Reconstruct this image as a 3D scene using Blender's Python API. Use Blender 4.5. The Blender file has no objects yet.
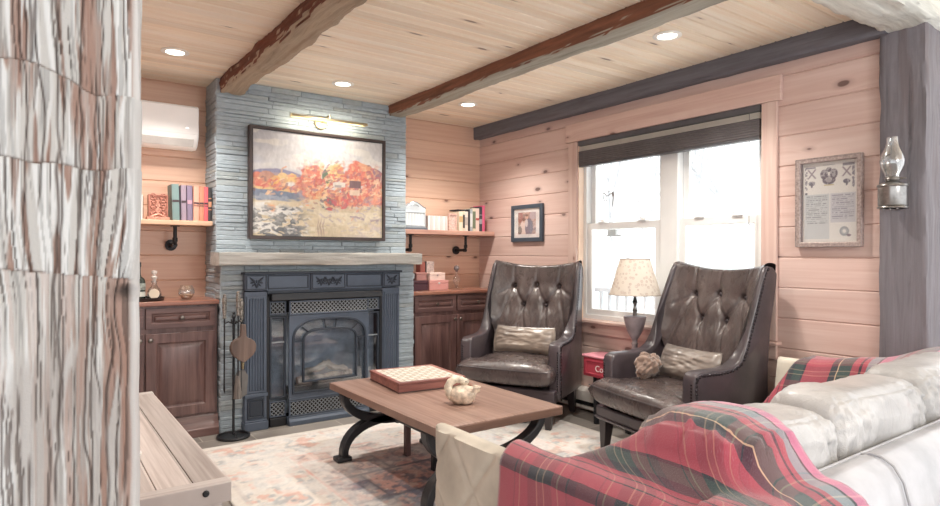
import bpy, bmesh, math, random
import numpy as np
from mathutils import Vector, Matrix
random.seed(7); RS = np.random.RandomState(11)
SC = bpy.context.scene; COL = SC.collection
PI = math.pi
# ------------------------------------------------------------------ noise
def _hash(ix, iy, s):
    h = (ix.astype(np.int64)*374761393 + iy.astype(np.int64)*668265263 + s*974711) & 0x7fffffff
    h = ((h ^ (h >> 13))*1274126177) & 0x7fffffff
    return ((h ^ (h >> 16)) & 0xffff)/65535.0
def vn(x, y, s=0):
    x = np.asarray(x, float); y = np.asarray(y, float); x, y = np.broadcast_arrays(x, y)
    ix = np.floor(x); iy = np.floor(y); fx = x-ix; fy = y-iy
    fx = fx*fx*(3-2*fx); fy = fy*fy*(3-2*fy)
    a = _hash(ix, iy, s); b = _hash(ix+1, iy, s); c = _hash(ix, iy+1, s); d = _hash(ix+1, iy+1, s)
    return (a*(1-fx)+b*fx)*(1-fy)+(c*(1-fx)+d*fx)*fy
def fbm(x, y, s=0, o=4):
    t = 0; a = .5; n = 0
    for i in range(o):
        t = t+a*vn(np.asarray(x)*2**i, np.asarray(y)*2**i, s+i*17); n += a; a *= .5
    return t/n
def ss(a, b, x):
    t = np.clip((np.asarray(x, float)-a)/(b-a), 0, 1); return t*t*(3-2*t)
def lin(c):
    return tuple(((v/255)/12.92 if v <= 10.3 else ((v/255+.055)/1.055)**2.4) for v in c)
def linA(a):
    a = np.clip(np.asarray(a, float)/255, 0, 1)
    return np.where(a <= .04045, a/12.92, ((a+.055)/1.055)**2.4)
# ------------------------------------------------------------------ mesh builder
ORG = {}
class MB:
    def __init__(s): s.v = []; s.f = []; s.c = []; s.uv = []
    def add(s, vs, fs, cols=None, uv=None, M=None):
        n = len(s.v)
        if M is not None: vs = [tuple(M @ Vector(p)) for p in vs]
        s.v += [tuple(map(float, p)) for p in vs]; s.f += [tuple(n+i for i in f) for f in fs]
        if cols is not None: s.c += [tuple(c) for c in cols]
        if uv is not None: s.uv += [tuple(c) for c in uv]
        return s
    def box(s, x0, x1, y0, y1, z0, z1, M=None):
        vs = [(x, y, z) for x in (x0, x1) for y in (y0, y1) for z in (z0, z1)]
        return s.add(vs, [(0,1,3,2),(4,6,7,5),(0,4,5,1),(2,3,7,6),(0,2,6,4),(1,5,7,3)], M=M)
    def frust(s, a, b, M=None):      # a,b: (cx,cy,hx,hy,z)
        vs = []
        for (cx, cy, hx, hy, z) in (a, b): vs += [(cx-hx,cy-hy,z),(cx+hx,cy-hy,z),(cx+hx,cy+hy,z),(cx-hx,cy+hy,z)]
        return s.add(vs, [(3,2,1,0),(4,5,6,7)]+[(i,(i+1)%4,4+(i+1)%4,4+i) for i in range(4)], M=M)
    def prism(s, poly, d0, d1, axis='Y', M=None):
        n = len(poly)
        def mk(p, d):
            return {'X': (d,p[0],p[1]), 'Y': (p[0],d,p[1]), 'Z': (p[0],p[1],d)}[axis]
        vs = [mk(p, d0) for p in poly]+[mk(p, d1) for p in poly]
        return s.add(vs, [tuple(range(n))[::-1], tuple(range(n, 2*n))]+[(i,(i+1)%n,n+(i+1)%n,n+i) for i in range(n)], M=M)
    def ring(s, outer, inner, d0, d1, axis='Y', M=None):   # frame between two polygons with equal counts
        n = len(outer)
        def mk(p, d): return {'X': (d,p[0],p[1]), 'Y': (p[0],d,p[1]), 'Z': (p[0],p[1],d)}[axis]
        vs = [mk(p, d) for d in (d0, d1) for P in (outer, inner) for p in P]
        fs = []
        for i in range(n):
            j = (i+1) % n
            fs += [(i,j,n+j,n+i),(2*n+i,3*n+i,3*n+j,2*n+j),(i,2*n+i,2*n+j,j),(n+i,n+j,3*n+j,3*n+i)]
        return s.add(vs, fs, M=M)
    def rectring(s, a0, a1, b0, b1, w, d0, d1, axis='Y', M=None):
        o = [(a0,b0),(a1,b0),(a1,b1),(a0,b1)]; i = [(a0+w,b0+w),(a1-w,b0+w),(a1-w,b1-w),(a0+w,b1-w)]
        return s.ring(o, i, d0, d1, axis, M)
    def tube(s, pts, r, n=8, closed=False, M=None, sx=1.0):
        P = [Vector(p) for p in pts]; m = len(P); R = r if hasattr(r, '__len__') else [r]*m
        vs = []; prev = None
        for i, p in enumerate(P):
            t = (P[(i+1) % m]-P[i-1]) if closed else (P[min(i+1, m-1)]-P[max(i-1, 0)])
            t.normalize()
            if prev is None:
                a = Vector((0,0,1)) if abs(t.z) < .9 else Vector((1,0,0)); u = t.cross(a).normalized()
            else:
                u = prev-t*prev.dot(t); u.normalize()
            prev = u; w = t.cross(u)
            for k in range(n):
                g = 2*PI*k/n; vs.append(tuple(p+u*(R[i]*sx*math.cos(g))+w*(R[i]*math.sin(g))))
        fs = []
        for i in range(m if closed else m-1):
            for k in range(n):
                a = i*n+k; b = i*n+(k+1) % n; c = ((i+1) % m)*n+(k+1) % n; d = ((i+1) % m)*n+k
                fs.append((a,b,c,d))
        if not closed: fs += [tuple(range(n))[::-1], tuple(range((m-1)*n, m*n))]
        return s.add(vs, fs, M=M)
    def lathe(s, prof, c=(0,0,0), n=24, M=None):
        vs = []; fs = []; m = len(prof)
        for r, z in prof:
            for k in range(n):
                g = 2*PI*k/n; vs.append((c[0]+r*math.cos(g), c[1]+r*math.sin(g), c[2]+z))
        for i in range(m-1):
            for k in range(n): fs.append((i*n+k, i*n+(k+1) % n, (i+1)*n+(k+1) % n, (i+1)*n+k))
        if prof[0][0] > 1e-6: fs.append(tuple(range(n))[::-1])
        if prof[-1][0] > 1e-6: fs.append(tuple(range((m-1)*n, m*n)))
        return s.add(vs, fs, M=M)
    def sph(s, c, r, n=12, m=8, M=None):
        r = r if hasattr(r, '__len__') else (r, r, r)
        vs = []; fs = []
        for i in range(m+1):
            a = PI*i/m
            for k in range(n):
                g = 2*PI*k/n; vs.append((c[0]+r[0]*math.sin(a)*math.cos(g), c[1]+r[1]*math.sin(a)*math.sin(g), c[2]+r[2]*math.cos(a)))
        for i in range(m):
            for k in range(n): fs.append((i*n+k, (i+1)*n+k, (i+1)*n+(k+1) % n, i*n+(k+1) % n))
        return s.add(vs, fs, M=M)
    def grid(s, V, cols=None, uv=None, cu=False, cv=False, M=None):
        nu, nv = V.shape[:2]; fs = []
        for i in range(nu if cu else nu-1):
            for j in range(nv if cv else nv-1):
                a = i*nv+j; b = ((i+1) % nu)*nv+j; c = ((i+1) % nu)*nv+(j+1) % nv; d = i*nv+(j+1) % nv
                fs.append((a,b,c,d))
        return s.add(V.reshape(-1, 3).tolist(), fs, None if cols is None else cols.reshape(-1, 3).tolist(), None if uv is None else uv.reshape(-1, 2).tolist(), M=M)
    def build(s, name, mat, parent=None, bevel=0, seg=2, smooth=True, angle=40, world=True, sub=0, merge=False, recalc=True, solid=0):
        off = Vector((0,0,0))
        if parent is not None:
            if world: off = ORG.get(parent.name, Vector((0,0,0)))
        vs = [tuple(Vector(p)-off) for p in s.v] if off.length else s.v
        me = bpy.data.meshes.new(name); me.from_pydata(vs, [], s.f)
        if s.c:
            a = me.color_attributes.new('Col', 'FLOAT_COLOR', 'POINT')
            arr = np.ones((len(vs), 4), np.float32); arr[:, :3] = np.array(s.c); a.data.foreach_set('color', arr.ravel())
        if s.uv:
            l = me.uv_layers.new(name='UVMap'); U = np.array(s.uv, np.float32)
            idx = np.empty(len(me.loops), np.int32); me.loops.foreach_get('vertex_index', idx); l.data.foreach_set('uv', U[idx].ravel())
        if recalc or merge:
            bm = bmesh.new(); bm.from_mesh(me)
            if merge: bmesh.ops.remove_doubles(bm, verts=bm.verts, dist=1e-5)
            if recalc: bmesh.ops.recalc_face_normals(bm, faces=bm.faces)
            bm.to_mesh(me); bm.free()
        me.materials.append(mat)
        if smooth:
            me.shade_smooth(); me.set_sharp_from_angle(angle=math.radians(angle))
        o = bpy.data.objects.new(name, me); COL.objects.link(o)
        if parent is not None:
            o.parent = parent; ORG[o.name] = ORG.get(parent.name, Vector((0,0,0)))
        if solid:
            m = o.modifiers.new('Solidify', 'SOLIDIFY'); m.thickness = solid; m.offset = -1
        if bevel:
            m = o.modifiers.new('Bevel', 'BEVEL'); m.width = bevel; m.segments = seg; m.limit_method = 'ANGLE'; m.angle_limit = math.radians(35)
        if sub:
            m = o.modifiers.new('Subdivision', 'SUBSURF'); m.levels = sub; m.render_levels = sub
        return o
def thing(name, label, cat, loc=(0,0,0), group=None, rz=0):
    o = bpy.data.objects.new(name, None); COL.objects.link(o); o.location = loc; o.rotation_euler = (0,0,rz)
    o.empty_display_size = .05
    ORG[o.name] = Vector(loc); return tag(o, label, cat, group)
def tag(o, label, cat, group=None):
    o['label'] = label; o['category'] = cat
    if group: o['group'] = group
    return o
def struct(o, label=None):
    o['kind'] = 'structure'
    if label: o['label'] = label
    return o
def dup(root, loc, rz=None, label=None, group=None):
    r = root.copy(); COL.objects.link(r); r.location = loc
    if rz is not None: r.rotation_euler = (0,0,rz)
    if label: r['label'] = label
    if group: r['group'] = group
    for ch in list(root.children):
        c = ch.copy(); COL.objects.link(c); c.parent = r
        for g in list(ch.children):
            d = g.copy(); COL.objects.link(d); d.parent = c
    return r
def RZ(a): return Matrix.Rotation(a, 4, 'Z')
def TR(x, y, z): return Matrix.Translation((x, y, z))
def arc(cx, cy, r, a0, a1, n, ry=None):
    ry = r if ry is None else ry
    return [(cx+r*math.cos(a0+(a1-a0)*i/n), cy+ry*math.sin(a0+(a1-a0)*i/n)) for i in range(n+1)]
# ------------------------------------------------------------------ materials
class NT:
    def __init__(s, name):
        s.m = bpy.data.materials.new(name); s.m.use_nodes = True; s.t = s.m.node_tree; s.t.nodes.clear()
        s.out = s.t.nodes.new('ShaderNodeOutputMaterial')
    def n(s, typ, ins=None, **props):
        k = s.t.nodes.new('ShaderNode'+typ)
        for a, b in props.items(): setattr(k, a, b)
        for key, val in (ins or {}).items():
            sock = k.inputs[key]
            if hasattr(val, 'is_output'): s.t.links.new(val, sock)
            else: sock.default_value = val
        return k
    def math(s, op, a, b=0.0, c=None):
        ins = {0: a, 1: b}
        if c is not None: ins[2] = c
        return s.n('Math', ins, operation=op).outputs[0]
    def mix(s, f, a, b, blend='MIX'):
        k = s.n('Mix', {0: f, 6: a, 7: b}, data_type='RGBA', blend_type=blend); return k.outputs[2]
    def ramp(s, f, stops, interp='LINEAR'):
        k = s.n('ValToRGB', {0: f}); r = k.color_ramp; r.interpolation = interp
        while len(r.elements) < len(stops): r.elements.new(.5)
        for e, (p, c) in zip(r.elements, stops): e.position = p; e.color = c if len(c) == 4 else (*c, 1)
        return k.outputs[0]
    def smooth(s, x, a, b, lo=0., hi=1.):
        return s.n('MapRange', {0: x, 1: a, 2: b, 3: lo, 4: hi}, interpolation_type='SMOOTHSTEP').outputs[0]
    def noise(s, vec, scale, detail=4, rough=.55, dist=0):
        return s.n('TexNoise', {'Vector': vec, 'Scale': scale, 'Detail': detail, 'Roughness': rough, 'Distortion': dist}).outputs
    def obj(s): return s.n('TexCoord').outputs['Object']
    def scaled(s, v, sc): return s.n('Mapping', {'Vector': v, 'Scale': sc}).outputs[0]
    def bump(s, h, strength=.3, dist=.01): return s.n('Bump', {'Height': h, 'Strength': strength, 'Distance': dist}).outputs[0]
    def pbsdf(s, col, rough=.5, metal=0, normal=None, **kw):
        ins = {'Base Color': col if hasattr(col, 'is_output') else (*col[:3], 1), 'Roughness': rough, 'Metallic': metal}
        if normal is not None: ins['Normal'] = normal
        ins.update({k.replace('_', ' '): v for k, v in kw.items()})
        b = s.n('BsdfPrincipled', ins); s.t.links.new(b.outputs[0], s.out.inputs[0]); return s.m
def c4(c): return (*lin(c), 1)
def simple(name, rgb, rough=.5, metal=0, var=.06, nscale=6, bstr=0, bscale=60, stretch=(1,1,1), **kw):
    k = NT(name); co = k.scaled(k.obj(), stretch)
    n = k.noise(co, nscale, 4)[0]
    a = tuple(min(255, v*(1+var)) for v in rgb); b = tuple(v*(1-var) for v in rgb)
    c = k.ramp(n, [(.3, lin(b)), (.7, lin(a))])
    nm = k.bump(k.noise(co, bscale, 3)[0], bstr, .004) if bstr else None
    return k.pbsdf(c, rough, metal, nm, **kw)
def boards(name, along, across, width, off, light, dark, knotc, knot=.5, rough=.5, grain=1., idvar=.5, knot_scale=(1.6, 5.0), bands=False, third=None):
    k = NT(name); xyz = k.n('SeparateXYZ', {0: k.obj()})
    A = xyz.outputs['XYZ'.index(along)]; B = xyz.outputs['XYZ'.index(across)]
    pid = k.math('FLOOR', k.math('DIVIDE', k.math('SUBTRACT', B, off), width))
    rnd = k.n('TexWhiteNoise', {'W': k.math('ADD', pid, 3.37)}, noise_dimensions='1D').outputs[0]
    A2 = k.math('ADD', A, k.math('MULTIPLY', rnd, 37.0))
    kv = k.n('CombineXYZ', {0: k.math('MULTIPLY', A2, knot_scale[0]), 1: k.math('MULTIPLY', B, knot_scale[1])}).outputs[0]
    wob = k.noise(kv, 3.0, 2)[1]
    kv2 = k.n('VectorMath', {0: kv, 1: k.n('VectorMath', {0: wob, 'Scale': .06}, operation='SCALE').outputs[0]}, operation='ADD').outputs[0]
    vo = k.n('TexVoronoi', {'Vector': kv2, 'Scale': 1.0}, voronoi_dimensions='2D', feature='F1')
    d = vo.outputs['Distance']; sel = k.n('SeparateColor', {0: vo.outputs['Color']}).outputs
    keep = k.math('LESS_THAN', sel[0], knot)
    size = k.math('ADD', .014, k.math('MULTIPLY', k.math('MULTIPLY', sel[1], sel[1]), .07))
    near = k.math('MULTIPLY', keep, k.smooth(d, .32, .0))
    Bd = k.math('ADD', B, k.math('MULTIPLY', near, .03))
    gv = k.n('CombineXYZ', {0: k.math('MULTIPLY', A2, 1.1*grain), 1: k.math('MULTIPLY', Bd, 38*grain), 2: rnd}).outputs[0]
    g = k.noise(gv, 1.0, 5, .6, .4)[0]
    gf = k.noise(k.n('CombineXYZ', {0: k.math('MULTIPLY', A2, 5*grain), 1: k.math('MULTIPLY', Bd, 190*grain), 2: rnd}).outputs[0], 1.0, 3)[0]
    col = k.ramp(g, [(.28, lin(dark)), (.62, lin(light))])
    if third: col = k.mix(k.math('MULTIPLY', k.smooth(k.noise(k.n('CombineXYZ', {0: k.math('MULTIPLY', A2, .7), 1: k.math('MULTIPLY', B, 9), 2: rnd}).outputs[0], 1., 3)[0], .45, .7), .7), col, c4(third))
    f = k.math('ADD', 1-idvar*.18, k.math('MULTIPLY', rnd, idvar*.36))
    col = k.mix(1.0, col, k.n('CombineColor', {0: f, 1: f, 2: f}).outputs[0], 'MULTIPLY')
    col = k.mix(k.math('MULTIPLY', k.smooth(gf, .55, .75), .12), col, c4(dark))
    core = k.math('MULTIPLY', keep, k.smooth(k.math('SUBTRACT', d, size), .03, -.005))
    halo = k.math('MULTIPLY', keep, k.smooth(k.math('SUBTRACT', d, size), .13, 0., 0., .35))
    col = k.mix(halo, col, c4(knotc)); col = k.mix(k.math('MULTIPLY', core, .75), col, c4(tuple(v*.62 for v in knotc)))
    return k.pbsdf(col, rough, 0, k.bump(g, .06, .004))
def wood(name, along, light, dark, rough=.45, scale=1., **kw):
    k = NT(name); xyz = k.n('SeparateXYZ', {0: k.obj()}).outputs
    i = 'XYZ'.index(along); sc = [26*scale]*3; sc[i] = 1.6*scale
    v = k.scaled(k.obj(), sc); g = k.noise(v, 1.0, 5, .6, .5)[0]; g2 = k.noise(v, 5.0, 3)[0]
    big = k.noise(k.scaled(k.obj(), [3 if j != i else 1 for j in range(3)]), 1.7, 3)[0]
    f = k.math('ADD', k.math('MULTIPLY', g, .6), k.math('ADD', k.math('MULTIPLY', g2, .15), k.math('MULTIPLY', big, .3)))
    c = k.ramp(f, [(.38, lin(dark)), (.66, lin(light))])
    return k.pbsdf(c, rough, 0, k.bump(g2, .08, .003), **kw)
def leather(name, rgb, rough=.35, hi=None, wr=.25, coat=.25):
    k = NT(name); co = k.obj(); big = k.noise(co, 5, 4)[0]; pores = k.n('TexVoronoi', {'Vector': co, 'Scale': 320.}).outputs[0]
    wn = k.noise(k.scaled(co, (1,1,.5)), 14, 4, .6, 1.2)[0]
    c = k.ramp(big, [(.3, lin(tuple(v*.86 for v in rgb))), (.72, lin(hi or tuple(min(255, v*1.12) for v in rgb)))])
    h = k.math('ADD', k.math('MULTIPLY', wn, 1.), k.math('MULTIPLY', pores, .12))
    return k.pbsdf(c, k.math('ADD', rough-.06, k.math('MULTIPLY', wn, .14)), 0, k.bump(h, wr, .012), Coat_Weight=coat, Coat_Roughness=.22)
def vcolmat(name, rough=.8, bstr=0, bscale=300, **kw):
    k = NT(name); c = k.n('Attribute', attribute_name='Col').outputs[0]
    nm = k.bump(k.noise(k.obj(), bscale, 2)[0], bstr, .003) if bstr else None
    return k.pbsdf(c, rough, 0, nm, **kw)
def glassy(name, tint=(1,1,1), refl=.08, rough=.02):
    k = NT(name); t = k.n('BsdfTransparent', {'Color': (*tint, 1)}); g = k.n('BsdfGlossy', {'Color': (1,1,1,1), 'Roughness': rough})
    lw = k.n('LayerWeight', {'Blend': .25}); f = k.math('ADD', refl*.5, k.math('MULTIPLY', lw.outputs['Facing'], refl*3))
    mx = k.n('MixShader', {0: f, 1: t.outputs[0], 2: g.outputs[0]}); k.t.links.new(mx.outputs[0], k.out.inputs[0]); return k.m
def emis(name, rgb, st):
    k = NT(name); e = k.n('Emission', {'Color': c4(rgb), 'Strength': st}); k.t.links.new(e.outputs[0], k.out.inputs[0]); return k.m
# =================================================================== SETTING
XW, YB, YL, YU, ZC = 3.576, 4.84, 4.402, 4.536, 2.463
XL0 = .10
M = {}
M['wallR'] = boards('pine_wall_side', 'Y', 'Z', .177, 1.2163, (214,188,179), (202,170,160), (124,88,84), knot=.26, rough=.42, idvar=.35, knot_scale=(2.6, 5.5), third=(222,200,192))
M['wallB'] = boards('pine_wall_back', 'X', 'Z', .177, 1.2163, (224,190,168), (211,170,148), (128,78,62), knot=.3, rough=.42, idvar=.35, knot_scale=(2.6, 5.5))
M['ceil'] = boards('pine_ceiling', 'X', 'Y', .091, .04, (250,238,218), (240,218,190), (150,112,88), knot=.22, rough=.4, idvar=.5, knot_scale=(1.9, 9.), third=(252,243,228))
M['casing'] = boards('pine_casing', 'Z', 'Y', .4, .1, (218,194,184), (200,166,156), (150,100,84), knot=.35, rough=.42, knot_scale=(2.6, 5.5))
M['casingH'] = boards('pine_casing_header', 'Y', 'Z', .5, .1, (218,192,182), (198,162,152), (150,96,80), knot=.4, rough=.42, knot_scale=(2.6, 5.5))

def board_wall(name, plane, coord, a0, a1, z0, z1, mat, holes=(), facing=-1, w=.177, off=1.2163, thick=.06):
    """tongue-and-groove wall: every board a bevelled strip; holes = (a0,a1,z0,z1)"""
    mb = MB(); g = .006; dp = .007
    k = math.floor((z0-off)/w)
    while off+k*w < z1:
        b0 = max(z0, off+k*w); b1 = min(z1, off+(k+1)*w); k += 1
        segs = [(a0, a1, b0, b1)]
        for (h0, h1, q0, q1) in holes:
            ns = []
            for (s0, s1, t0, t1) in segs:
                if q1 <= t0 or q0 >= t1 or h1 <= s0 or h0 >= s1: ns.append((s0,s1,t0,t1)); continue
                if s0 < h0: ns.append((s0,h0,t0,t1))
                if h1 < s1: ns.append((h1,s1,t0,t1))
                c0, c1 = max(s0,h0), min(s1,h1)
                if t0 < q0: ns.append((c0,c1,t0,q0))
                if q1 < t1: ns.append((c0,c1,q1,t1))
            segs = ns
        for (s0, s1, t0, t1) in segs:
            f = coord; bk = coord-facing*thick; ch = coord-facing*dp
            prof = [(bk,t0),(ch,t0),(f,t0+g),(f,t1-g),(ch,t1),(bk,t1)]
            if plane == 'X': mb.prism([(p,z) for p, z in prof], s0, s1, 'Y')
            else: mb.prism(prof, s0, s1, 'X')
    return mb.build(name, mat, smooth=False)
WY0, WY1, WZ0, WZ1 = 1.98, 3.50, .722, 2.137
struct(board_wall('wall_right', 'X', XW, 1.25, YB+.06, 0, ZC+.02, M['wallR'], holes=[(WY0, WY1, WZ0, WZ1)]), 'knotty pine plank wall holding the window')
struct(board_wall('wall_back', 'Y', YB, XL0-.06, XW, 0, ZC+.02, M['wallB']), 'knotty pine plank wall behind the shelves')
struct(board_wall('wall_left', 'X', XL0, 1.2, YB, 0, ZC+.02, M['wallR'], facing=1), 'pine plank wall behind the white air conditioner')
struct(board_wall('wall_front', 'Y', 1.30, -2.6, -.03, 0, ZC+.02, M['wallB']), 'pine plank wall left of the big timber post')
# ceiling boards (run along X, v-groove)
mb = MB(); y = -2.6; w = .091; off = .04; k = math.floor((y-off)/w)
while off+k*w < YB+.05:
    b0 = off+k*w; b1 = b0+w; k += 1
    mb.prism([(b0,ZC+.03),(b0,ZC+.012),(b0+.0035,ZC+.003),(b0+.007,ZC),(b1-.007,ZC),(b1-.0035,ZC+.003),(b1,ZC+.012),(b1,ZC+.03)], -2.6, 4.6, 'X')
struct(mb.build('ceiling', M['ceil'], smooth=False), 'pine tongue and groove plank ceiling')
# floor: large grey slate-look tiles
k = NT('slate_tile_floor'); co = k.obj()
br = k.n('TexBrick', {'Vector': co, 'Color1': (*lin((158,152,146)),1), 'Color2': (*lin((136,131,126)),1), 'Mortar': (*lin((190,184,176)),1), 'Scale': 1.0, 'Mortar Size': .004, 'Brick Width': .61, 'Row Height': .305, 'Bias': 0.})
n1 = k.noise(co, 5, 5)[0]
fc = k.mix(.55, br.outputs[0], k.ramp(n1, [(.3, lin((118,114,110))), (.7, lin((182,175,168)))]), 'MULTIPLY')
fc = k.mix(.6, fc, br.outputs[0])
floor_m = k.pbsdf(fc, .38, 0, k.bump(k.math('ADD', k.math('MULTIPLY', br.outputs[1], -1.), k.math('MULTIPLY', n1, .3)), .3, .004))
struct(MB().box(-2.6, 4.6, -2.6, YB+.06, -.06, 0).build('floor', floor_m, smooth=False), 'grey slate tile floor')

# ------------------------------------------------------------------ rough timbers
def timber_mat(name, base, brown, dark, along='Z', rough=.75, brownamt=.5, bs=.5, side=None):
    k = NT(name); i = 'XYZ'.index(along); sc = [34]*3; sc[i] = 2.2; sc2 = [9]*3; sc2[i] = 1.0
    g = k.noise(k.scaled(k.obj(), sc), 1., 5, .62, .6)[0]; b = k.noise(k.scaled(k.obj(), sc2), 1., 4, .6, .8)[0]
    sp = k.noise(k.obj(), 30, 4, .7)[0]
    c = k.ramp(g, [(.25, lin(tuple(v*.8 for v in base))), (.6, lin(base))])
    c = k.mix(k.math('MULTIPLY', k.smooth(b, .48, .66), brownamt), c, c4(brown))
    c = k.mix(k.math('MULTIPLY', k.smooth(g, .36, .26), .6), c, c4(dark))
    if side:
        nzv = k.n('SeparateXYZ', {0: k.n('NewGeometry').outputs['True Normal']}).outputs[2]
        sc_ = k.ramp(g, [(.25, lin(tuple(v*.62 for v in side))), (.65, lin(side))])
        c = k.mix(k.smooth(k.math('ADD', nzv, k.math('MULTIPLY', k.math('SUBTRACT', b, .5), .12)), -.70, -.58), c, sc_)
    return k.pbsdf(c, rough, 0, k.bump(k.math('ADD', g, k.math('MULTIPLY', sp, .5)), bs, .008))
def timber(name, axis, a0, a1, b0, b1, c0, c1, mat, amp=.006, r=.012, n=None, seed=0, wander=.004):
    """hewn beam along axis; b,c the two cross coordinates"""
    n = n or max(8, int((a1-a0)/.03)); per = []
    hb, hc = (b1-b0)/2, (c1-c0)/2; cb, cc = (b0+b1)/2, (c0+c1)/2
    for side in range(4):
        for t in np.linspace(-1, 1, 12)[:-1]:
            e = [(t,-1),(1,t),(-t,1),(-1,-t)][side]; per.append(e)
    per = np.array(per); m = len(per); t = np.linspace(a0, a1, n+1)
    P = np.zeros((n+1, m, 2)); ang = np.arctan2(per[:,1], per[:,0])
    px = per[:,0]*hb; py = per[:,1]*hc
    ex = np.maximum(np.abs(px)-(hb-r), 0)/r; ey = np.maximum(np.abs(py)-(hc-r), 0)/r
    both = (ex > 0) & (ey > 0); ln = np.sqrt(ex**2+ey**2); ln = np.where(both & (ln > 1), ln, 1)
    px = np.where(both, np.sign(px)*((hb-r)+ex/ln*r), px); py = np.where(both, np.sign(py)*((hc-r)+ey/ln*r), py)
    T, S = np.meshgrid(t, np.arange(m), indexing='ij')
    nz = (fbm(T*9+seed*7, np.cos(2*PI*S/m)*3+np.sin(2*PI*S/m)*5.3, seed, 4)-.5)*2
    chop = (vn(T*3.1, np.floor(S/11)*3.3, seed+5)-.5)*2
    d = amp*nz+amp*.6*chop
    nx = per[:,0]/np.maximum(np.abs(per).max(1), 1e-6); ny = per[:,1]
    wb = wander*(fbm(t*1.3, 0*t+seed, seed+9, 3)-.5)*2; wc = wander*(fbm(t*1.3, 0*t+seed+4, seed+19, 3)-.5)*2
    B = cb+px[None]+nx[None]*d+wb[:,None]; C = cc+py[None]+ny[None]*d+wc[:,None]
    V = np.zeros((n+1, m, 3)); ia = 'XYZ'.index(axis); others = [j for j in range(3) if j != ia]
    V[...,ia] = T; V[...,others[0]] = B; V[...,others[1]] = C
    mb = MB().grid(V, cv=True); mb.f.append(tuple(range(m))); mb.f.append(tuple(range(n*m, n*m+m)))
    return mb.build(name, mat, angle=60)
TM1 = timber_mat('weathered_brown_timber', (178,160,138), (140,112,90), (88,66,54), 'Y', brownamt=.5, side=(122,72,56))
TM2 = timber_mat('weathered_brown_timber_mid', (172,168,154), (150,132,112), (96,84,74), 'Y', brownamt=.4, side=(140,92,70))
TM3 = timber_mat('dark_grey_timber', (112,112,120), (92,88,94), (60,58,64), 'Y', brownamt=.5)
TM4 = timber_mat('pale_hewn_timber', (224,224,216), (198,190,178), (160,152,142), 'X', brownamt=.3, bs=.9)
TM5 = timber_mat('grey_post_timber', (126,122,128), (110,100,102), (76,72,78), 'Z', brownamt=.6)
struct(timber('trim_1', 'Y', 1.36, YU+.02, 1.07, 1.24, 2.368, ZC+.01, TM1, amp=.013, r=.03, seed=1, wander=.014), 'rough brown ceiling beam nearest the big grey post')
struct(timber('trim_2', 'Y', 1.36, YU+.02, 2.41, 2.56, 2.375, ZC+.01, TM2, amp=.007, r=.02, seed=2, wander=.006), 'rough brown ceiling beam running to the chimney right corner')
struct(timber('trim_3', 'Y', 1.3, YB-.005, 3.496, XW, 2.352, ZC+.01, TM3, amp=.004, r=.012, seed=3), 'dark grey beam along the top of the window wall')
struct(timber('trim_4', 'X', -.3, 4.2, 1.085, 1.345, 2.36, 2.62, TM4, amp=.016, r=.03, seed=4, wander=.008), 'pale hewn beam across the room opening')
struct(timber('trim_5', 'Z', 0, 2.372, 3.536, 3.76, 1.135, 1.344, TM5, amp=.006, r=.012, seed=5), 'grey square timber post beside the pine wall')
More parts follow.
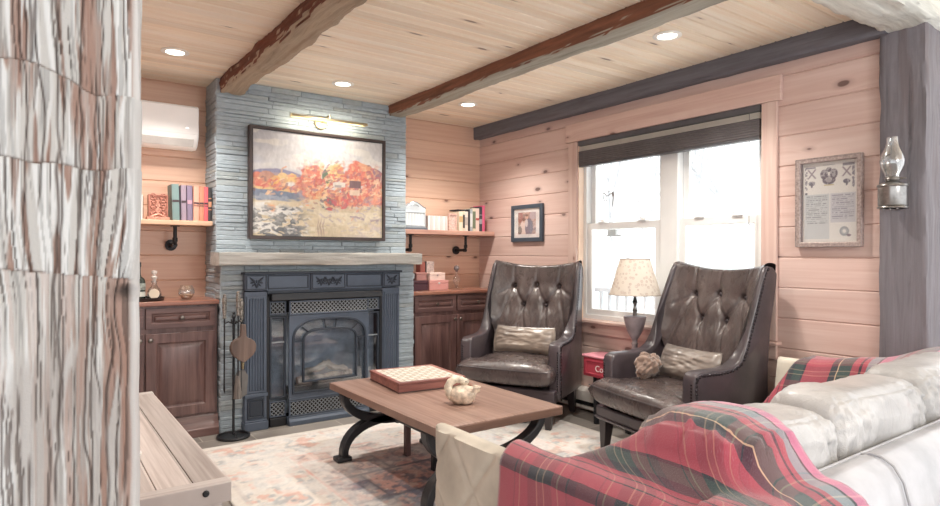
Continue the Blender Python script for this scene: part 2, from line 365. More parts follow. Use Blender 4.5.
# near weathered post (fine relief: adze cuts, checks, torn grain)
def big_post():
    x0, x1, y0, y1 = -.042, .148, 1.13, 1.34
    zs = np.concatenate([np.linspace(0, .76, 26)[:-1], np.linspace(.76, 1.70, 430)[:-1], np.linspace(1.70, 2.372, 22)])
    xs = np.concatenate([np.linspace(x0, x1-.020, 92), x1-.020+.020*np.sin(np.linspace(0, PI/2, 14))[1:]])
    ys = np.concatenate([np.full(92, y0), y0+.018*(1-np.cos(np.linspace(0, PI/2, 14)))[1:]])
    side_y = np.linspace(y0+.018, y1, 18)[1:]
    X = np.concatenate([xs, np.full(17, x1), np.linspace(x1, x0, 14)[1:], np.full(9, x0)]); Yy = np.concatenate([ys, side_y, np.full(13, y1), np.linspace(y1, y0, 11)[1:-1]])
    m = len(X); Zg, Xg = np.meshgrid(zs, X, indexing='ij'); Yg = np.broadcast_to(Yy, Xg.shape).copy(); Xg = Xg.copy()
    S = np.concatenate([xs, x1+(side_y-y0-.018), np.linspace(x1+.2, x1+.4, 13), np.linspace(x1+.4, x1+.6, 9)]); Sg = np.broadcast_to(S, Xg.shape)
    fr = (np.arange(m) < 105)[None]; nb = np.concatenate([np.zeros(92), np.linspace(0, 1, 13)])
    # torn vertical grain, warped
    warp = (fbm(Sg*9, Zg*2.2, 31, 3)-.5)*.055+(fbm(Sg*25, Zg*7, 33, 3)-.5)*.012
    # swirl around the knot near (0.128, 1.155)
    kd = np.sqrt(((Sg-.125)/.018)**2+((Zg-1.165)/.012)**2)
    warp = warp+.018*np.exp(-(((Zg-1.16)/.09)**2))*np.exp(-((Sg-.10)/.03)**2)
    U = Sg+warp
    seg = np.floor(Zg*0+0)  # adze segments
    c1 = 1.513-.035*ss(.0, .085, Sg)-.002*np.sin(Sg*90); c2 = 1.372-.012*ss(-.03, .01, Sg)+.004*np.sin(Sg*60); c3 = 1.198-.01*Sg/.1
    segid = (Zg > c1)*1+(Zg > c2)*1+(Zg > c3)*1
    g1 = fbm(U*120+segid*13.7, Zg*3.2+segid*5.1, 41, 3); g2 = fbm(U*260+segid*3.3, Zg*6, 43, 3); g3 = fbm(U*430, Zg*16, 47, 2)
    lane = fbm(U*52+segid*9.1, Zg*2.2+segid*3.7, 51, 3)
    ty = ss(.55, .60, lane)*ss(.40, .56, g1)              # torn brown hollows
    top = ss(.57, .64, fbm(U*75+segid*21.7+5, Zg*3.4+segid*1.3, 53, 3))*.9
    fade = np.where(segid == 0, .35+.65*ss(.02, .09, Sg), 1.)
    hollow = np.clip(np.maximum(ty, top)*fade, 0, 1)*(1-.75*ss(.128, .14, Sg))
    d = -.0045*hollow+.0022*(g1-.5)+.0016*(g2-.5)+.0007*(g3-.5)
    # checks (long cracks)
    crack = np.zeros_like(d)
    for (cx, za, zb, w, s) in ((.012,1.30,1.62,.0012,1),(.034,1.05,1.75,.0016,2),(.062,1.28,1.75,.0014,3),(.036,.85,1.38,.002,4),(.084,1.0,1.5,.0011,5),(.10,.76,1.12,.0016,6),(.055,.76,1.05,.0012,7),(-.012,1.2,1.75,.001,8),(.072,.76,.99,.0014,9),(.094,1.40,1.72,.001,10),(.115,.8,1.3,.001,11)):
        path = cx+(fbm(Zg*7, Zg*0+s, 61+s, 3)-.5)*.022+warp*.4*0
        crack = np.maximum(crack, np.exp(-((Sg-path)/w)**2)*ss(za-.03, za+.02, Zg)*ss(zb+.03, zb-.02, Zg)*(.55+.45*vn(Zg*14, Zg*0+s, s)))
    fine = ss(.66, .74, fbm(U*330+segid*2.2, Zg*4.5, 45, 2))*(Sg < .13); crack = np.maximum(crack, fine*.6)
    d = d-.006*crack
    # adze steps: each segment starts proud at its lower end
    for c, dep, xa in ((c1, .0045, .092), (c2, .005, .10), (c3, .0025, .02)):
        t = Zg-c; lip = np.where((t > 0) & (t < .13), -dep*(1-t/.13)**1.5, 0)*ss(xa+.012, xa-.006, Sg)
        edge = np.exp(-((t-.001)/.0018)**2)*ss(xa+.012, xa-.006, Sg)*(.4+.6*vn(Sg*160, Sg*0, 5))
        d = d+lip; crack = np.maximum(crack, edge*.75)
    knot = np.exp(-(kd**2)*1.3); d = d-.005*np.exp(-(kd**2)*2)+.002*np.exp(-((kd-1.1)/.3)**2)
    d = d+.004*(fbm(Sg*8, Zg*4, 71, 2)-.5)
    nxn = np.zeros(m); nyn = np.full(m, -1.); nxn[92:105] = np.sin(nb[92:]*PI/2)[:13]; nyn[92:105] = -np.cos(nb[92:]*PI/2)[:13]
    nxn[105:122] = 1; nyn[105:122] = 0; nyn[122:135] = 1; nxn[135:] = -1; nyn[135:] = 0
    amp = np.where(np.arange(m) < 122, 1., .6)[None]
    Xg += nxn[None]*d*amp; Yg += nyn[None]*d*amp
    Xg[:, 92:122] += .005*(fbm(zs*5, zs*0, 77, 3)-.5)[:, None]
    V = np.stack([Xg, Yg, Zg], -1)
    grey = np.array([182,181,179.]); pale = np.array([206,208,209.]); brown = np.array([142,112,100.]); dk = np.array([74,62,58.])
    col = grey+(pale-grey)*ss(.4, .62, g1)[..., None]
    col = col*(1-.16*ss(.46, .34, g2)[..., None])
    tint = np.array([154,148,145.]); col = col+(tint-col)*(.6*ss(.5, .68, fbm(Sg*14, Zg*5, 81, 3)))[..., None]
    b = (hollow*(.55+.45*ss(.3, .6, g2)))[..., None]; col = col+(brown-col)*b*.95
    col = col+(dk-col)*(np.clip(crack, 0, 1)*.85)[..., None]; col = col+(dk*.8-col)*(knot*.9)[..., None]
    col = col+(pale-col)*(.55*ss(.128, .138, Sg))[..., None]  # rounded right edge painted paler, as if lit from the window
    mb = MB().grid(V, cols=linA(col), cv=True); mb.f.append(tuple(range(m))); mb.f.append(tuple(range((len(zs)-1)*m, len(zs)*m))); 
    return mb.build('timber_post', vcolmat('weathered_grey_post', .8, .25, 220), angle=180)
struct(big_post(), 'large weathered grey timber post standing nearest the camera')

# ------------------------------------------------------------------ chimney of split ledgestone
def ledgestone(mb, a0, a1, z0, z1, front, depth, axis, sgn, seed):
    rr = random.Random(seed); z = z0
    while z < z1-1e-4:
        h = min(rr.choice((.024,.028,.032,.036,.044)), z1-z)
        if z1-(z+h) < .02: h = z1-z
        a = a0
        while a < a1-1e-4:
            L = min(rr.uniform(.10, .42), a1-a)
            if a1-(a+L) < .06: L = a1-a
            p = front+sgn*rr.uniform(0, .007)*(1.9 if rr.random() < .12 else 1); g = .0007; tilt = rr.uniform(-.003, .003)
            c = rr.random(); base = np.array([168,181,190.])*(.96+.09*c); 
            if rr.random() < .18: base = base*np.array([1.02,1.0,.97])
            if rr.random() < .08: base = base*.93
            n0 = len(mb.v); bk = front-sgn*depth; e = .004
            quad = [(a+g,z+g,bk),(a+L-g,z+g,bk),(a+L-g,z+h-g,bk),(a+g,z+h-g,bk),(a+g,z+g,p-sgn*e),(a+L-g,z+g,p-sgn*e),(a+L-g,z+h-g,p-sgn*e),(a+g,z+h-g,p-sgn*e),
                    (a+g+e,z+g+e,p),(a+L-g-e,z+g+e,p+tilt),(a+L-g-e,z+h-g-e,p+tilt),(a+g+e,z+h-g-e,p)]
            vs = [((q,d,zz) if axis == 'Y' else (d,q,zz)) for q, zz, d in quad]
            fs = [(0,1,5,4),(1,2,6,5),(2,3,7,6),(3,0,4,7),(4,5,9,8),(5,6,10,9),(6,7,11,10),(7,4,8,11),(8,9,10,11)]
            mb.add(vs, fs, cols=np.tile(linA(base), (12, 1)))
            a += L
        z += h
CX0, CX1 = 1.054, 2.573; FX0, FX1 = 1.20, 2.412
k = NT('split_ledgestone'); ca = k.n('Attribute', attribute_name='Col').outputs[0]; n1 = k.noise(k.scaled(k.obj(), (1,1,2.5)), 22, 5, .65)[0]
cc = k.mix(.8, ca, k.ramp(n1, [(.25, (.66,.66,.66)), (.7, (1,1,1))]), 'MULTIPLY')
stone_m = k.pbsdf(cc, .7, 0, k.bump(n1, .55, .008))
mb = MB()
ledgestone(mb, CX0, CX1, 1.235, ZC, YU, .05, 'Y', -1, 1)          # upper breast
ledgestone(mb, YU, YB, 0, ZC, CX0, .05, 'X', -1, 2)                # left return
ledgestone(mb, YU, YB, 0, ZC, CX1, .05, 'X', 1, 3)                 # right return
ledgestone(mb, CX0, FX0+.01, 0, 1.15, YL, .05, 'Y', -1, 4); ledgestone(mb, FX1-.01, CX1, 0, 1.15, YL, .05, 'Y', -1, 5); ledgestone(mb, FX0+.01, FX1-.01, 1.0, 1.15, YL, .05, 'Y', -1, 6)
ledgestone(mb, YL, YU, 0, 1.15, CX0, .05, 'X', -1, 7); ledgestone(mb, YL, YU, 0, 1.15, CX1, .05, 'X', 1, 8)
chim = mb.build('wall_chimney', stone_m, smooth=False)
mb = MB(); mb.box(CX0+.04, CX1-.04, YU+.04, YB, 0, ZC); mb.box(CX0+.04, FX0, YL+.04, YU+.04, 0, 1.16); mb.box(FX1, CX1-.04, YL+.04, YU+.04, 0, 1.16); mb.box(FX0, FX1, YL+.04, YU+.04, 1.0, 1.16)
mb.build('backing', simple('mortar', (120,126,130), .9), parent=chim)
struct(chim, 'grey split stone chimney breast behind the fireplace')

# ------------------------------------------------------------------ window
vin = simple('white_vinyl', (236,238,238), .35, var=.01); glass = glassy('window_glass', (.97,.99,.985), .05)
win = struct(MB().rectring(WY0-.01, WY1+.01, WZ0-.01, WZ1+.01, .045, XW+.05, XW+.15, 'X').build('window_1', vin, bevel=.003), 'white twin double-hung window in the pine wall')
mb = MB(); mb.box(XW+.045, XW+.15, 2.605, 2.755, WZ0+.03, WZ1-.03); mb.build('mullion', vin, win, bevel=.006)
for (a, b) in ((2.015, 2.605), (2.755, 3.465)):
    zm = 1.452
    s1 = MB().rectring(a, b, zm-.025, WZ1-.03, .045, XW+.105, XW+.135, 'X').build('upper_sash', vin, win, bevel=.004)
    MB().box(XW+.118, XW+.122, a+.04, b-.04, zm+.015, WZ1-.07).build('glass_pane', glass, s1, smooth=False)
    s2 = MB().rectring(a, b, WZ0+.03, zm+.028, .05, XW+.06, XW+.092, 'X').build('lower_sash', vin, win, bevel=.004)
    MB().box(XW+.074, XW+.078, a+.045, b-.045, WZ0+.075, zm-.02).build('glass_pane', glass, s2, smooth=False)
    for q in (a+.16, b-.16):
        mb = MB(); mb.box(XW+.045, XW+.09, q-.035, q+.035, zm+.028, zm+.036); mb.lathe([(.016,0),(.016,.012),(.01,.02),(0,.022)], (XW+.07, q, zm+.036), 12); mb.tube([(XW+.07,q,zm+.05),(XW+.045,q+.03,zm+.05)], .006, 6)
        mb.build('sash_lock', vin, win)
jm = simple('pine_jamb', (240,216,196), .45, var=.03)
mb = MB(); mb.box(XW-.004, XW+.052, WY0-.018, WY0+.004, WZ0, WZ1); mb.box(XW-.004, XW+.052, WY1-.004, WY1+.018, WZ0, WZ1); mb.box(XW-.004, XW+.052, WY0-.018, WY1+.018, WZ1-.002, WZ1+.018); mb.build('jamb_liner', jm, win)
for (a, b) in ((1.882, 1.975), (3.505, 3.598)):
    MB().box(XW-.022, XW-.001, a, b, .725, 2.136).build('side_casing', M['casing'], win, bevel=.003)
MB().box(XW-.03, XW-.001, 1.855, 3.625, 2.137, 2.285).build('head_casing', M['casingH'], win, bevel=.003)
MB().box(XW-.06, XW+.07, 1.86, 3.62, .70, .723).build('stool', M['casingH'], win, bevel=.005)
MB().box(XW-.022, XW-.001, 1.882, 3.598, .615, .70).build('apron', M['casingH'], win, bevel=.003)
# blind
bl = thing('window_blind', 'dark grey blind pulled up at the top of the window', 'blind', (XW+.01, 2.74, 2.137))
dk = simple('blind_fabric', (104,100,102), .7, var=.05, bstr=.2, bscale=200); slat = simple('blind_slat', (226,222,214), .5, var=.02)
MB().box(XW-.018, XW+.035, WY0+.006, WY1-.006, 2.098, 2.136).build('headrail', simple('blind_rail', (88,88,92), .5), bl, bevel=.003)
mb = MB()
for q in np.linspace(2.090, 2.058, 6): mb.box(XW-.012, XW+.03, WY0+.012, WY1-.012, q-.0012, q+.0012)
mb.build('slats', slat, bl, smooth=False)
mb = MB()
for i in range(7):
    z = 2.054-i*.0155; mb.prism([(XW-.014,z),(XW+.030,z),(XW+.034,z-.007),(XW+.030,z-.0145),(XW-.014,z-.0145),(XW-.019,z-.007)], WY0+.012, WY1-.012, 'Y')
mb.build('fabric_stack', dk, bl, smooth=False)
MB().box(XW-.016, XW+.032, WY0+.012, WY1-.012, 1.930, 1.945).build('bottom_rail', simple('blind_rail_low', (92,92,96), .5), bl, bevel=.003)
MB().tube([(XW-.014, 2.055, 2.10), (XW-.014, 2.055, 1.2)], .0022, 6).build('lift_cord', simple('cord', (120,118,116), .7), bl)
# outside: deck floor, railing, feeder, bare trees
snow = simple('pale_deck', (225,225,225), .8)
struct(MB().box(3.85, 7.5, -1.5, 9.5, -.05, -.001).build('deck_floor', snow, smooth=False), 'pale deck floor outside the window')
rl = thing('deck_railing', 'grey baluster railing on the deck outside the window', 'railing', (5.1, 4.2, 0))
rm = simple('railing_grey', (196,198,202), .6)
MB().box(5.04, 5.16, 2.2, 7.2, .83, .87).build('top_rail', rm, rl, bevel=.004)
MB().box(5.08, 5.12, 2.2, 7.2, .10, .14).build('bottom_rail', rm, rl)
for i in range(41):
    q = 2.25+i*.12; MB().box(5.085, 5.115, q-.014, q+.014, .14, .83).build('baluster', rm, rl, smooth=False)
bark = simple('bark', (206,206,208), .9)
def bare_tree(x, y, h, seed, label):
    rr = random.Random(seed); mb = MB()
    def br(p, d, L, r, lev):
        pts = [p]; q = Vector(p); dd = Vector(d)
        for i in range(4):
            dd = (dd+Vector((rr.uniform(-.2,.2), rr.uniform(-.2,.2), rr.uniform(-.05,.16)))).normalized(); q = q+dd*L/4; pts.append(tuple(q))
            if lev < 4 and i > 0:
                for _ in range(2 if lev else 1):
                    e = (dd+Vector((rr.uniform(-1,1), rr.uniform(-1,1), rr.uniform(.0,.6)))*.9).normalized(); br(tuple(q), e, L*.62, r*.55, lev+1)
        mb.tube(pts, [r*(1-.14*i) for i in range(5)], 5)
    br((x, y, -.6), (0,0,1), h, .05, 0)
    return tag(mb.build('bare_tree', bark), label, 'tree', 'bare trees beyond the deck')
bare_tree(9.0, 4.2, 3.2, 3, 'faint leafless tree seen through the right lower window pane')
bare_tree(8.8, 7.4, 3.0, 8, 'faint leafless tree seen through the left lower window pane')
orn = MB(); 
p = lambda y, z: (XW+.104, y, z)
orn.tube([p(3.34,1.72),p(3.335,1.69),p(3.325,1.655),p(3.30,1.655),p(3.30,1.67)], .004, 6); orn.tube([p(3.335,1.72),p(3.32,1.715),p(3.30,1.69),p(3.27,1.70),p(3.25,1.71),p(3.235,1.72),p(3.228,1.69),p(3.235,1.65),p(3.24,1.61)], .005, 6); orn.sph(p(3.235,1.70), (.004,.014,.022), 8, 6); orn.tube([p(3.29,1.72),p(3.27,1.73)], .004, 6)
tag(orn.build('window_ornament', simple('ornament_grey', (176,176,178), .5, 0)), 'small dark wire ornament hanging in the upper left pane', 'ornament')
fe = thing('bird_feeder', 'small grey tray fixed below the sash in the left window', 'feeder', (XW+.17, 3.27, 1.385))
MB().box(XW+.15, XW+.24, 3.20, 3.34, 1.375, 1.39).build('tray', rm, fe, bevel=.003); MB().box(XW+.128, XW+.156, 3.23, 3.31, 1.385, 1.43).build('bracket', rm, fe)
# =================================================================== FIREPLACE WALL
iron = simple('slate_blue_cast_iron', (88,99,115), .42, .15, var=.05, bstr=.12, bscale=220)
iron_dk = simple('dark_cast_iron', (52,60,72), .45, .15, var=.05); black = simple('black_iron', (44,46,50), .45, .3, var=.08); bright = simple('worn_iron_edge', (150,157,163), .4, .3)
FY = 4.335
fp = thing('fireplace', 'slate blue cast iron fireplace with fluted pilasters under the rough mantel', 'fireplace', (1.806, FY, 0))
def scroll(mb, cx, cz, s, y):
    for m in (-1, 1):
        pts = [(cx+m*s*.08*q*6, y, cz-s*.55+s*.25*math.sin(q*3.2)+s*.7*q) for q in np.linspace(0, 1, 8)]
        mb.tube(pts, [.0055-.003*q for q in np.linspace(0, 1, 8)], 6)
        for (a, b, t) in ((.30,.30,.5),(.5,.0,-.3),(.55,.55,.9),(.2,-.35,-.8)):
            mb.tube([(cx+m*s*a*.6, y, cz+s*b*.5), (cx+m*s*(a*.6+.22), y, cz+s*(b*.5+.12*t)), (cx+m*s*(a*.6+.34), y, cz+s*(b*.5+.28*t))], [.005,.006,.002], 6)
    mb.sph((cx, y, cz+s*.1), (.006,.005,.012), 8, 6)
for (a, b) in ((FX0, 1.352), (2.26, FX1)):
    pl = MB().box(a, b, FY+.012, YL+.03, 0, .965).build('pilaster', iron, fp, bevel=.003)
    mb = MB(); mb.rectring(a+.012, b-.012, .262, .93, .012, FY, FY+.014)
    mid = (a+b)/2
    for i in range(5):
        q = mid+(i-2)*.0195; mb.prism(arc(q, FY+.012, .0075, PI, 2*PI, 6), .275, .915, 'Z')
    mb.build('fluting', iron, pl)
    MB().box(a-.004, b+.004, FY-.004, YL+.02, .232, .256).build('pilaster_band', iron, pl, bevel=.004)
    mb = MB(); mb.box(a-.006, b+.006, FY-.01, YL+.02, 0, .058); mb.box(a-.002, b+.002, FY-.002, YL+.02, .058, .07); mb.build('plinth', iron, pl, bevel=.004)
    mb = MB(); mb.rectring(a+.018, b-.018, .082, .222, .012, FY+.002, FY+.014); mb.box(a+.034, b-.034, FY+.004, FY+.014, .098, .206); mb.build('plinth_panel', iron_dk, pl, bevel=.003)
    cb = MB().box(a, b, FY, YL+.03, .972, 1.086).build('corner_block', iron, fp, bevel=.003)
    mb = MB(); mb.rectring(a+.006, b-.006, .978, 1.08, .007, FY-.006, FY+.002); mb.build('block_frame', iron_dk, cb, bevel=.002)
    mb = MB(); scroll(mb, mid, 1.03, .07, FY-.003); mb.build('scroll_ornament', iron_dk, cb)
fr = MB().box(1.352, 2.26, FY+.014, YL+.03, .945, 1.086).build('frieze', iron, fp, bevel=.003)
mb = MB()
mb.rectring(1.358, 1.655, .98, 1.078, .008, FY+.008, FY+.016); mb.rectring(1.955, 2.254, .98, 1.078, .008, FY+.008, FY+.016); mb.box(1.352, 2.26, FY+.006, FY+.016, .948, .968); mb.build('frieze_moulding', iron_dk, fr, bevel=.002)
cp = MB().box(1.668, 1.942, FY-.006, FY+.02, .968, 1.09).build('centre_panel', iron, fr, bevel=.003)
mb = MB(); mb.rectring(1.674, 1.936, .974, 1.084, .008, FY-.012, FY-.004); mb.build('panel_frame', iron_dk, cp, bevel=.002)
mb = MB(); [scroll(mb, 1.806+d, 1.03, .06, FY-.009) for d in (-.062, 0, .062)]; mb.build('scroll_ornament', iron_dk, cp)
mb = MB(); mb.box(FX0-.012, FX1+.012, FY-.016, YL+.03, 1.086, 1.102); mb.build('cap_moulding', iron_dk, fp, bevel=.004)
# bay insert: side wings recessed, centre proud
ins = MB(); ins.box(1.352, 2.26, 4.46, 4.52, 0, .945); ins.box(1.352, 1.372, FY+.02, 4.5, 0, .945); ins.box(2.24, 2.26, FY+.02, 4.5, 0, .945); ins.box(1.36, 2.25, FY+.02, 4.5, .928, .945)
ins.build('firebox', black, fp)
grille_shade = simple('grille_shade', (26,27,30), .8)  # near-black sheets behind the grilles stand for the shade inside
def lattice(x0, x1, z0, z1, y, name, mat=iron, st=.03):
    f = MB().rectring(x0, x1, z0, z1, .009, y-.006, y+.012).build(name, mat, fp, bevel=.002)
    mb = MB(); h = z1-z0-.014; n = int((x1-x0+h)/st)+1
    for i in range(n):
        for sg in (1, -1):
            a = x0+.007-h+i*st; p0 = [a, z0+.007]; p1 = [a+h, z1-.007]
            if p0[0] < x0+.007: p0[1] += x0+.007-p0[0]; p0[0] = x0+.007
            if p1[0] > x1-.007: p1[1] -= p1[0]-(x1-.007); p1[0] = x1-.007
            if p1[0]-p0[0] < .004: continue
            if sg < 0: p0[1] = z0+z1-p0[1]; p1[1] = z0+z1-p1[1]
            mb.tube([(p0[0], y+.002*sg, p0[1]), (p1[0], y+.002*sg, p1[1])], .0036, 5)
    mb.build('lattice', bright, f); MB().box(x0+.004, x1-.004, y+.013, y+.016, z0+.004, z1-.004).build('shade_backing', grille_shade, f, smooth=False)
YC = FY-.02; YS = FY+.03
for (x0, x1) in ((1.376, 1.494), (2.130, 2.238)):
    lattice(x0, x1, .795, .890, YS, 'side_grille'); lattice(x0, x1, .065, .178, YS, 'side_grille')
    MB().box(x0, x1, YS-.02, YS+.03, 0, .06).build('side_base', black, fp, bevel=.004)
lattice(1.502, 2.122, .792, .892, YC, 'upper_grille'); lattice(1.502, 2.122, .062, .176, YC, 'lower_grille')
MB().prism([(YC-.012,.90),(YC-.004,.93),(YC-.004,.945),(4.47,.945),(4.47,.90)], 1.376, 2.238, 'X').build('hood_moulding', black, fp, bevel=.003)
MB().box(1.502, 2.122, YC-.004, YC+.03, .178, .198).build('sill_bar', iron, fp, bevel=.004)
mb = MB(); mb.prism([(YC-.02,0),(YC-.02,.03),(YC-.008,.046),(YC-.008,.058),(YC+.06,.058),(YC+.06,0)], 1.498, 2.126, 'X'); mb.build('hearth_base', iron, fp, bevel=.003)
# centre door with arched opening
ox0, ox1, oz0, ozs = 1.522, 2.102, .222, .60; cxx = (ox0+ox1)/2; hw = (ox1-ox0)/2; rise = .162
def arch_poly(inset, n=20):
    a0, a1 = ox0+inset, ox1-inset; p = [(a0, oz0+inset)]
    for i in range(n+1):
        t = PI-PI*i/n; ct, st = math.cos(t), math.sin(t)
        e = .62
        p.append((cxx+(hw-inset)*math.copysign(abs(ct)**e, ct), ozs+(rise-inset)*abs(st)**.8))
    p.append((a1, oz0+inset)); return p
inner = arch_poly(0); N = len(inner)
outer = [(1.502, .2)]
for i in range(N-2):
    t = i/(N-3); outer.append((1.502+t*.62, .788))
outer[1] = (1.502, .788); outer[-1] = (2.122, .788); outer.append((2.122, .2))
door = MB().ring(outer, inner, YC, YC+.02).build('arched_door_plate', iron, fp, bevel=.002)
for d, wd, nm in ((.0, .014, 'arch_moulding'), (.078, .011, 'inner_arch_moulding')):
    A = arch_poly(d); B = arch_poly(d+wd); MB().ring(A, B, YC-.014, YC+.014).build(nm, iron_dk if d else iron_dk, door, bevel=.002)
for ang in (40, 80, 100, 140):
    t = math.radians(ang); MB().tube([(cxx+hw*math.cos(t)*.98, YC, ozs+rise*math.sin(t)*.97), (cxx+(hw-.075)*math.cos(t)*.97, YC, ozs+(rise-.075)*math.sin(t)*.97)], .005, 6).build('arch_bar', iron_dk, door)
for z in (.60,): 
    for a, b in ((ox0, ox0+.08), (ox1-.08, ox1)): MB().box(a, b, YC-.004, YC+.008, z-.005, z+.005).build('arch_bar', iron_dk, door)
gl = glassy('firebox_glass', (.86,.89,.92), .16, .06)
MB().box(ox0-.005, ox1+.005, YC+.016, YC+.02, oz0-.005, ozs+rise).build('door_glass', gl, fp, smooth=False)
for (x0, x1) in ((1.376, 1.494), (2.130, 2.238)):
    f = MB().rectring(x0, x1, .195, .782, .014, YS-.006, YS+.012).build('side_door', iron_dk, fp, bevel=.002)
    mb = MB(); mb.box(x0, x1, YS-.004, YS+.008, .592, .602); mb.build('crossbar', bright, f)
    MB().box(x0+.01, x1-.01, YS+.006, YS+.009, .205, .772).build('side_glass', gl, f, smooth=False)
ember = simple('ceramic_logs', (186,176,166), .9, var=.25, nscale=14, bstr=.6, bscale=30)
for (p0, p1, r) in (((1.60,4.43,.29),(2.02,4.41,.31),.035),((1.64,4.40,.345),(1.86,4.44,.40),.028),((1.98,4.40,.34),(1.80,4.44,.40),.026)):
    pts = [tuple(np.array(p0)+(np.array(p1)-np.array(p0))*t+np.array([0,0,.006*math.sin(t*9)])) for t in np.linspace(0, 1, 7)]
    MB().tube(pts, [r*(.85+.2*math.sin(i*2.1)) for i in range(7)], 10).build('gas_log', ember, fp)
mb = MB(); mb.box(1.52, 2.1, 4.37, 4.46, .21, .262); mb.build('burner_tray', simple('burner', (120,118,116), .8), fp)
back = simple('fire_brick', (150,158,168), .75, var=.2, nscale=9)
MB().box(1.38, 2.235, 4.452, 4.459, .06, .80).build('fire_back', back, fp, smooth=False)
# mantel
mant = timber_mat('mantel_timber', (188,187,182), (170,160,148), (126,120,114), 'X', brownamt=.45, bs=.6)
mo = timber('mantel_shelf', 'X', CX0-.035, CX1+.02, 4.295, 4.54, 1.148, 1.238, mant, amp=.003, r=.006, seed=12, wander=.002)
tag(mo, 'rough grey timber mantel shelf across the stone chimney', 'mantel')
# painting -----------------------------------------------------------------
PX0, PX1, PZ0, PZ1 = 1.264, 2.348, 1.336, 2.154; PY = YU-.058
pt = thing('painting', 'framed autumn landscape painting hung over the mantel', 'painting', (1.834, YU-.03, PZ0))
frm = simple('dark_walnut_frame', (62,50,48), .4, var=.1)
MB().rectring(PX0, PX1, PZ0, PZ1, .022, PY-.012, YU-.014).build('frame', frm, pt, bevel=.003)
MB().rectring(PX0+.02, PX1-.02, PZ0+.02, PZ1-.02, .006, PY-.004, YU-.016).build('inner_lip', simple('lip', (34,32,34), .5), pt)
def paint(nx=320, nz=246):
    u, v = np.meshgrid(np.linspace(0, 1, nx), np.linspace(0, 1, nz), indexing='ij')
    wu = u+(fbm(u*9, v*9, 3, 3)-.5)*.05; wv = v+(fbm(u*9+5, v*9, 4, 3)-.5)*.05
    C = np.zeros((nx, nz, 3))
    def put(mask, c, a=1.):
        m = (np.clip(mask, 0, 1)*a)[..., None]; C[:] = C+(np.array(c, float)-C)*m
    stroke = fbm(wu*30+wv*8, wv*30-wu*6, 7, 3)
    put(np.ones_like(u), (222,220,220)); put(ss(.5, .68, fbm(u*3, v*7, 9, 3)), (206,206,212)); put(ss(.52, .6, fbm(u*5+2, v*9, 13, 3))*ss(.62, .72, v), (240,236,228))
    put(np.exp(-((wu-.42)/.16)**4-((wv-.70)/.05)**4), (240,232,226)); put(np.exp(-((wu-.5)/.08)**2-((wv-.74)/.03)**2), (246,242,236))
    hill = .60+.05*np.sin(wu*8+.4)-.05*np.abs(wu-.2); put(ss(.008, -.008, wv-hill)*ss(.48, .4, wu), (134,132,162)); put(ss(.008, -.008, wv-hill+.04)*ss(.48, .4, wu), (160,146,160))
    # warm bushes left
    for (a, b, r, c) in ((.05,.50,.08,(220,116,92)),(.02,.42,.06,(228,104,90)),(.10,.56,.05,(196,140,120)),(.17,.50,.06,(240,176,96)),(.23,.47,.05,(232,150,100)),(.27,.54,.05,(246,196,120)),(.33,.49,.05,(236,160,100)),(.21,.56,.035,(244,206,140))):
        d = ((wu-a)/r)**2+((wv-b)/(r*1.15))**2; put(ss(1.15, .8, d+.9*(stroke-.5)), c)
    put(ss(.42, .5, fbm(wu*22, wv*22, 23, 2))*np.exp(-((wu-.2)/.16)**4-((wv-.5)/.08)**4), (214,150,110), .6)
    put(np.exp(-((wu-.27)/.035)**4-((wv-.50)/.02)**4), (236,232,226))
    # lake
    put(ss(.012, -.005, np.abs(wv-.385)-.045)*ss(.36, .30, wu), (108,122,146)); put(ss(.01, 0, np.abs(wv-.36-.05*(stroke-.5))-.012)*ss(.32, .2, wu), (150,160,176)); put(ss(.006, 0, np.abs(wv-.44)-.01)*ss(.38, .3, wu), (232,190,130))
    # field
    put(ss(.01, -.01, wv-.335-.09*ss(.25, .55, wu)), (226,206,170)); 
    put(ss(.50, .6, fbm(wu*7+3, wv*14, 29, 3))*ss(.40, .33, wv), (214,196,160)); put(ss(.5, .62, fbm(wu*6, wv*11, 37, 3))*ss(.36, .3, wv)*ss(.5, 1, wu), (204,188,190), .8); put(ss(.55, .62, fbm(wu*5+9, wv*13, 39, 3))*ss(.3, .26, wv), (240,226,196), .8)
    # rocks lower left
    rk = fbm(wu*9, wv*20, 43, 3); reg = ss(.42, .30, wu)*ss(.30, .26, wv)
    put(reg*ss(.47, .52, rk), (236,234,228)); put(reg*ss(.56, .60, fbm(wu*12+3, wv*24, 47, 3)), (122,124,122)); put(reg*ss(.60, .64, fbm(wu*10+7, wv*20, 49, 3)), (96,100,104))
    put(ss(.5, .55, rk)*np.exp(-((wu-.1)/.1)**4-((wv-.30)/.025)**4), (240,240,236)); put(np.exp(-((wu-.13)/.03)**4-((wv-.27)/.03)**4), (232,150,100))
    # big trees
    for (a, b, r, q, c) in ((.42,.54,.085,.16,(224,108,84)),(.45,.64,.06,.08,(230,124,98)),(.46,.46,.09,.09,(238,152,104)),(.62,.66,.075,.09,(240,186,110)),(.57,.60,.06,.1,(244,204,132)),(.80,.66,.10,.12,(228,112,90)),(.74,.60,.07,.1,(238,140,104)),(.92,.58,.07,.14,(214,112,104)),(.90,.45,.09,.12,(232,140,120)),(.76,.42,.13,.10,(230,118,98)),(.66,.38,.08,.08,(226,100,96)),(.58,.40,.07,.09,(236,150,110)),(.96,.44,.05,.10,(240,150,120)),(.95,.66,.04,.06,(150,106,120)),(.85,.73,.05,.05,(240,160,120))):
        d = ((wu-a)/r)**2+((wv-b)/q)**2; put(ss(1.2, .75, d+1.0*(stroke-.5)), c)
